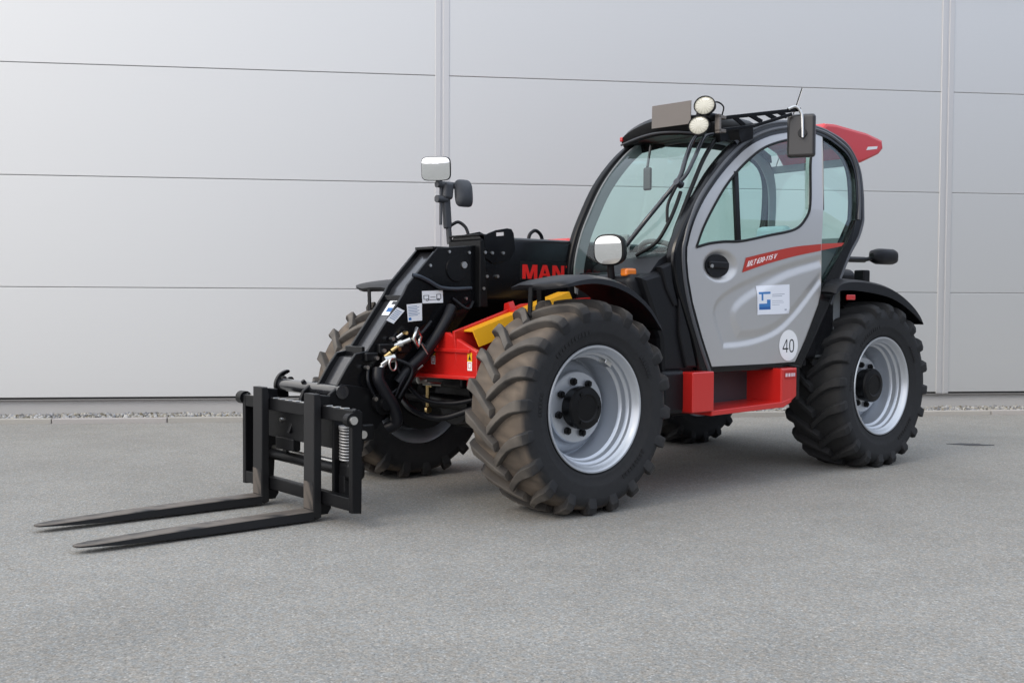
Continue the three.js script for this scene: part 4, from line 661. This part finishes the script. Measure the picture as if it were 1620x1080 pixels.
/* bodywork below and beside the cab */
{
  const body = mesh('body_fairing', [prism([[0.44, 1.24], [0.56, 1.27], [0.685, 1.30], [0.70, 1.20], [0.78, 1.03], [0.865, 0.84], [0.91, 0.70], [0.62, 0.70], [0.60, 0.90], [0.53, 1.05]], 0.52, 0.875, 0.03), prism([[0.735, 1.13], [0.83, 0.93], [0.895, 0.73], [0.80, 0.73], [0.74, 0.92]], 0.86, 0.895, 0.012), prism([[0.585, 1.30], [0.68, 1.33], [0.695, 1.22], [0.74, 1.08], [0.70, 1.08], [0.63, 1.18]], 0.84, 0.888, 0.014), box(0.60, 0.80, 0.47, 0.72, 0.35, 0.90, 0.03)], M.plastic, T);
  void body;
  mesh('rear_body', [box(2.30, 3.28, 0.66, 1.22, -0.30, 0.52, 0.05), box(2.62, 3.22, 1.18, 1.36, -0.2, 0.45, 0.06)], M.blackSatin, T);
  mesh('engine_cover', [prism([[0.93, 0.80], [0.93, 1.46], [1.02, 1.53], [1.12, 1.54], [1.22, 1.46], [2.3, 1.43], [2.75, 1.36], [2.85, 0.85]], -0.90, -0.30, 0.05)], M.red, T);
  mesh('counterweight', [box(3.15, 3.38, 0.62, 1.08, -0.75, 0.72, 0.05)], M.blackSatin, T);
  const rl = group('rear_mirror', T);
  mesh('mirror_stalk', [cyl([2.44, 1.40, 0.83], [2.74, 1.405, 0.80], 0.020), cyl([2.74, 1.405, 0.80], [2.87, 1.425, 0.82], 0.015), box(2.74, 2.82, 1.22, 1.335, 0.72, 0.80, 0.01)], M.blackSatin, rl);
  mesh('mirror_shell', loftRings([[2.80, 0.35], [2.825, 0.75], [2.89, 1.0], [3.03, 1.0], [3.075, 0.8], [3.09, 0.4]].map(([x, k]) => { const q = []; for (let i = 0; i < 24; i++) { const t = i / 24 * 2 * Math.PI, c = Math.cos(t), s = Math.sin(t); q.push([x, 1.432 + 0.055 * k * Math.sign(s) * Math.pow(Math.abs(s), 0.6), 0.82 + 0.05 * k * Math.sign(c) * Math.pow(Math.abs(c), 0.6)]); } return q; })), M.plastic, rl);
}
/* access step */
{
  const s = group('access_step', T); s.userData.label = 'red access step below the door';
  mesh('step_post', box(0.768, 0.955, 0.478, 0.708, 0.62, 0.972, 0.008), M.red, s);
  mesh('step_side', prism([[1.60, 0.70], [1.755, 0.702], [1.755, 0.525], [1.69, 0.49], [1.60, 0.475]], 0.62, 0.965, 0.008), M.red, s);
  mesh('step_tread', prism([[0.94, 0.452], [1.62, 0.462], [1.70, 0.492], [1.70, 0.515], [1.60, 0.497], [0.94, 0.482]], 0.62, 0.968, 0.004), M.red, s);
  mesh('step_back', box(0.94, 1.62, 0.46, 0.712, 0.62, 0.70, 0.01), M.plasticGrey, s);
  mesh('step_lintel', box(0.95, 1.76, 0.700, 0.718, 0.62, 0.90, 0.004), M.blackSatin, s);
  mesh('step_bracket', [box(1.755, 1.80, 0.50, 0.715, 0.70, 0.955, 0.008)], M.blackSatin, s);
  const lt = canvasTex(128, 64, (c, w, h) => { c.fillStyle = '#b3201c'; c.fillRect(0, 0, w, h); c.fillStyle = '#efe4e8'; for (let k = 0; k < 6; k++) { c.fillRect(8 + k * 19, 18, 13, 28); c.fillStyle = k % 2 ? '#efe4e8' : '#d9c6d0'; } });
  mesh('step_lettering', sheet((u, v) => [lerp(1.63, 1.745, u), lerp(0.635, 0.685, v), 0.9665], 1, 1), std([1, 1, 1], 0.4, 0, { map: lt }), s);
}
/* fork carriage and forks */
{
  const X = -1.2, c = group('fork_carriage', T); c.position.z = -0.033; c.userData.label = 'black fork carriage at the end of the boom';
  mesh('carriage_bar', box(X, X + 0.045, 0.514, 0.578, -0.585, 0.585, 0.005), M.blackSatin, c);
  mesh('carriage_bar', box(X, X + 0.045, 0.088, 0.152, -0.585, 0.585, 0.005), M.blackSatin, c);
  for (const z of [-0.585, 0.55]) mesh('carriage_upright', prism([[X - 0.002, 0.082], [X + 0.05, 0.076], [X + 0.056, 0.565], [X + 0.02, 0.585], [X - 0.002, 0.565]], z, z + 0.036, 0.004), M.blackSatin, c);
  mesh('stop_knob', cyl([X + 0.02, 0.558, -0.645], [X + 0.02, 0.558, -0.585], 0.036), M.blackSatin, c);
  for (let k = 0; k < 13; k++) mesh('bar_notch', box(X + 0.004, X + 0.04, 0.577, 0.582, -0.50 + k * 0.08, -0.465 + k * 0.08, 0.002), M.zinc, c);
  for (const z of [0.32, -0.47]) mesh('coupler_plate', prism([[X + 0.04, 0.10], [X + 0.12, 0.10], [X + 0.13, 0.26], [X + 0.21, 0.34], [X + 0.23, 0.44], [X + 0.18, 0.52], [X + 0.12, 0.56], [X + 0.04, 0.57]], z, z + 0.022, 0.004), M.blackSatin, c);
  mesh('coupler_plate', prism([[X + 0.04, 0.40], [X + 0.22, 0.36], [X + 0.42, 0.42], [X + 0.49, 0.53], [X + 0.44, 0.62], [X + 0.30, 0.655], [X + 0.20, 0.67], [X + 0.13, 0.62]], 0.125, 0.15, 0.004), M.blackSatin, c);
  mesh('coupler_plate', prism([[X + 0.04, 0.40], [X + 0.22, 0.36], [X + 0.42, 0.42], [X + 0.49, 0.53], [X + 0.44, 0.62], [X + 0.30, 0.655], [X + 0.20, 0.67], [X + 0.13, 0.62]], -0.15, -0.125, 0.004), M.blackSatin, c);
  mesh('hook_plate', prism(sp2([[-1.03, 0.56], [-1.05, 0.63], [-1.02, 0.69], [-0.965, 0.712], [-0.955, 0.70], [-0.995, 0.675], [-0.99, 0.655], [-0.945, 0.672], [-0.93, 0.655], [-0.97, 0.62], [-0.965, 0.56], [-1.03, 0.56]], 40).slice(0, -1), -0.512, -0.487, 0.004), M.black, c);
  const tubeM = phy([0.03, 0.032, 0.037], 0.18, 0.3, { clearcoat: 1, clearcoatRoughness: 0.05 });
  mesh('cross_tube', [cyl([-1.0, 0.628, -0.50], [-1.0, 0.628, 0.16], 0.036, 0.036, 32)], tubeM, c);
  mesh('hook_bolt', hexNut(-1.0, 0.665, -0.487, 0.014, 0.018), M.zinc, c);
  mesh('tube_nipple', cyl([-1.02, 0.655, -0.21], [-1.03, 0.668, -0.21], 0.014, 0.012, 12), M.plastic, c);
  mesh('center_plate', [box(X + 0.06, X + 0.075, 0.36, 0.51, -0.40, 0.30, 0.003), box(X + 0.05, X + 0.10, 0.30, 0.37, -0.30, -0.10, 0.01)], M.blackSatin, c);
  mesh('plate_bolt', cyl([X + 0.062, 0.462, -0.23], [X + 0.045, 0.462, -0.23], 0.013, 0.011, 12), M.zinc, c);
  mesh('locking_rod', [cyl([X + 0.12, 0.285, -0.46], [X + 0.12, 0.278, 0.34], 0.014)], M.zinc, c);
  mesh('locking_sleeve', [cyl([X + 0.12, 0.285, -0.30], [X + 0.12, 0.283, -0.26], 0.024), cyl([X + 0.11, 0.25, -0.46], [X + 0.11, 0.25, 0.34], 0.03)], M.blackSatin, c);
  mesh('locking_handle', [cyl([X + 0.10, 0.355, -0.33], [X + 0.10, 0.352, -0.16], 0.011), cyl([X + 0.10, 0.352, -0.165], [X + 0.10, 0.315, -0.135], 0.011)], M.brass, c);
  const hx = []; for (let i = 0; i <= 260; i++) { const a = i / 260 * 2 * Math.PI * 11; hx.push([X + 0.095 + 0.034 * Math.cos(a), 0.305 + 0.165 * i / 260, 0.375 + 0.034 * Math.sin(a)]); }
  mesh('coil_spring', [new THREE.TubeGeometry(new THREE.CatmullRomCurve3(hx.map(V)), 420, 0.0055, 6, false), cyl([X + 0.095, 0.47, 0.375], [X + 0.095, 0.482, 0.375], 0.042)], M.dullZinc, c);
  mesh('spring_lever', [box(X + 0.06, X + 0.16, 0.21, 0.31, 0.34, 0.46, 0.03), box(X + 0.06, X + 0.11, 0.10, 0.24, 0.35, 0.41, 0.008)], M.blackSatin, c);
  for (const [x, y, z] of [[X + 0.0, 0.530, 0.587], [X + 0.205, 0.425, 0.345]]) { mesh('bolt_boss', cyl([x, y, z - 0.04], [x, y, z], 0.034, 0.034, 20), M.blackSatin, c); mesh('carriage_bolt', cyl([x, y, z], [x, y, z + 0.014], 0.022, 0.020, 16), M.zinc, c); }
  mesh('bolt_arm', box(X + 0.12, X + 0.30, 0.385, 0.47, 0.28, 0.312, 0.012), M.blackSatin, c);
  const worn = (g) => { // black paint, worn to bare brownish steel on the faces that carry the load
    const p = g.attributes.position, n = g.attributes.normal, c = new Float32Array(p.count * 3);
    for (let i = 0; i < p.count; i++) {
      const x = p.getX(i), y = p.getY(i), z = p.getZ(i), a = vnoise(x * 9 + 50, z * 30 + 50, 0, 71), b = vnoise(x * 31 + 90, z * 60 + y * 40 + 90, 0, 72);
      const face = n.getY(i) > 0.6 ? 1 : n.getX(i) < -0.6 && y < 0.17 + 0.05 * a ? 0.8 : 0, k = face * sstep(0.25, 0.75, 0.55 * a + 0.45 * b + 0.12);
      c[i * 3] = lerp(0.012, 0.150, k); c[i * 3 + 1] = lerp(0.0125, 0.128, k); c[i * 3 + 2] = lerp(0.0145, 0.108, k);
    }
    g.setAttribute('color', new THREE.BufferAttribute(c, 3)); return g;
  };
  const steelM = std([1, 1, 1], 0.5, 0.15, { vertexColors: true });
  for (const z of [0.213, -0.345]) {
    const f = group('pallet_fork', T); f.position.set(0, 0, z);
    const w = 0.052;
    mesh('fork_shank', prism([[X - 0.05, 0.055], [X - 0.047, 0.638], [X - 0.012, 0.638], [X - 0.004, 0.60], [X - 0.004, 0.020], [X - 0.03, 0.012], [X - 0.05, 0.03]], -w, w, 0.005), M.blackSteel, f);
    mesh('worn_face', worn(sheet((u, v) => [X - 0.0515, lerp(0.062, 0.20, v), lerp(-w + 0.006, w - 0.006, u)], 8, 12).toNonIndexed()), steelM, f);
    for (const g of [prism([[X - 0.006, 0.57], [X + 0.02, 0.566], [X + 0.055, 0.57], [X + 0.055, 0.625], [X + 0.02, 0.628], [X - 0.006, 0.632]], -w * 0.75, w * 0.75, 0.005), prism([[X - 0.006, 0.03], [X + 0.04, 0.03], [X + 0.06, 0.06], [X + 0.055, 0.085], [X - 0.006, 0.086]], -w * 0.75, w * 0.75, 0.004)]) mesh('fork_hook', g, M.blackSatin, f);
    const xs = [[X - 0.047, 1, 0.058, 0.012], [X - 0.35, 1, 0.056, 0.012], [X - 0.75, 1, 0.050, 0.014], [X - 1.02, 0.97, 0.043, 0.022], [X - 1.12, 0.84, 0.040, 0.027], [X - 1.18, 0.55, 0.038, 0.028], [X - 1.195, 0.30, 0.037, 0.029]];
    const fine = []; for (let i = 0; i + 1 < xs.length; i++) { const nn = Math.max(2, Math.round((xs[i][0] - xs[i + 1][0]) / 0.02)); for (let k = 0; k < nn; k++) fine.push(xs[i].map((q, m) => lerp(q, xs[i + 1][m], k / nn))); } fine.push(xs[xs.length - 1]);
    mesh('fork_blade', worn(loftRings(fine.map(([x, k, t, b]) => [[x, b, -w * k], [x, b, w * k], [x, t - 0.004, w * k], [x, t, w * k - 0.004], [x, t, w * k * 0.4], [x, t, -w * k * 0.3], [x, t, -w * k + 0.004], [x, t - 0.004, -w * k]]), true, 0.5)), steelM, f);
  }
}

renderer.render(scene, camera);
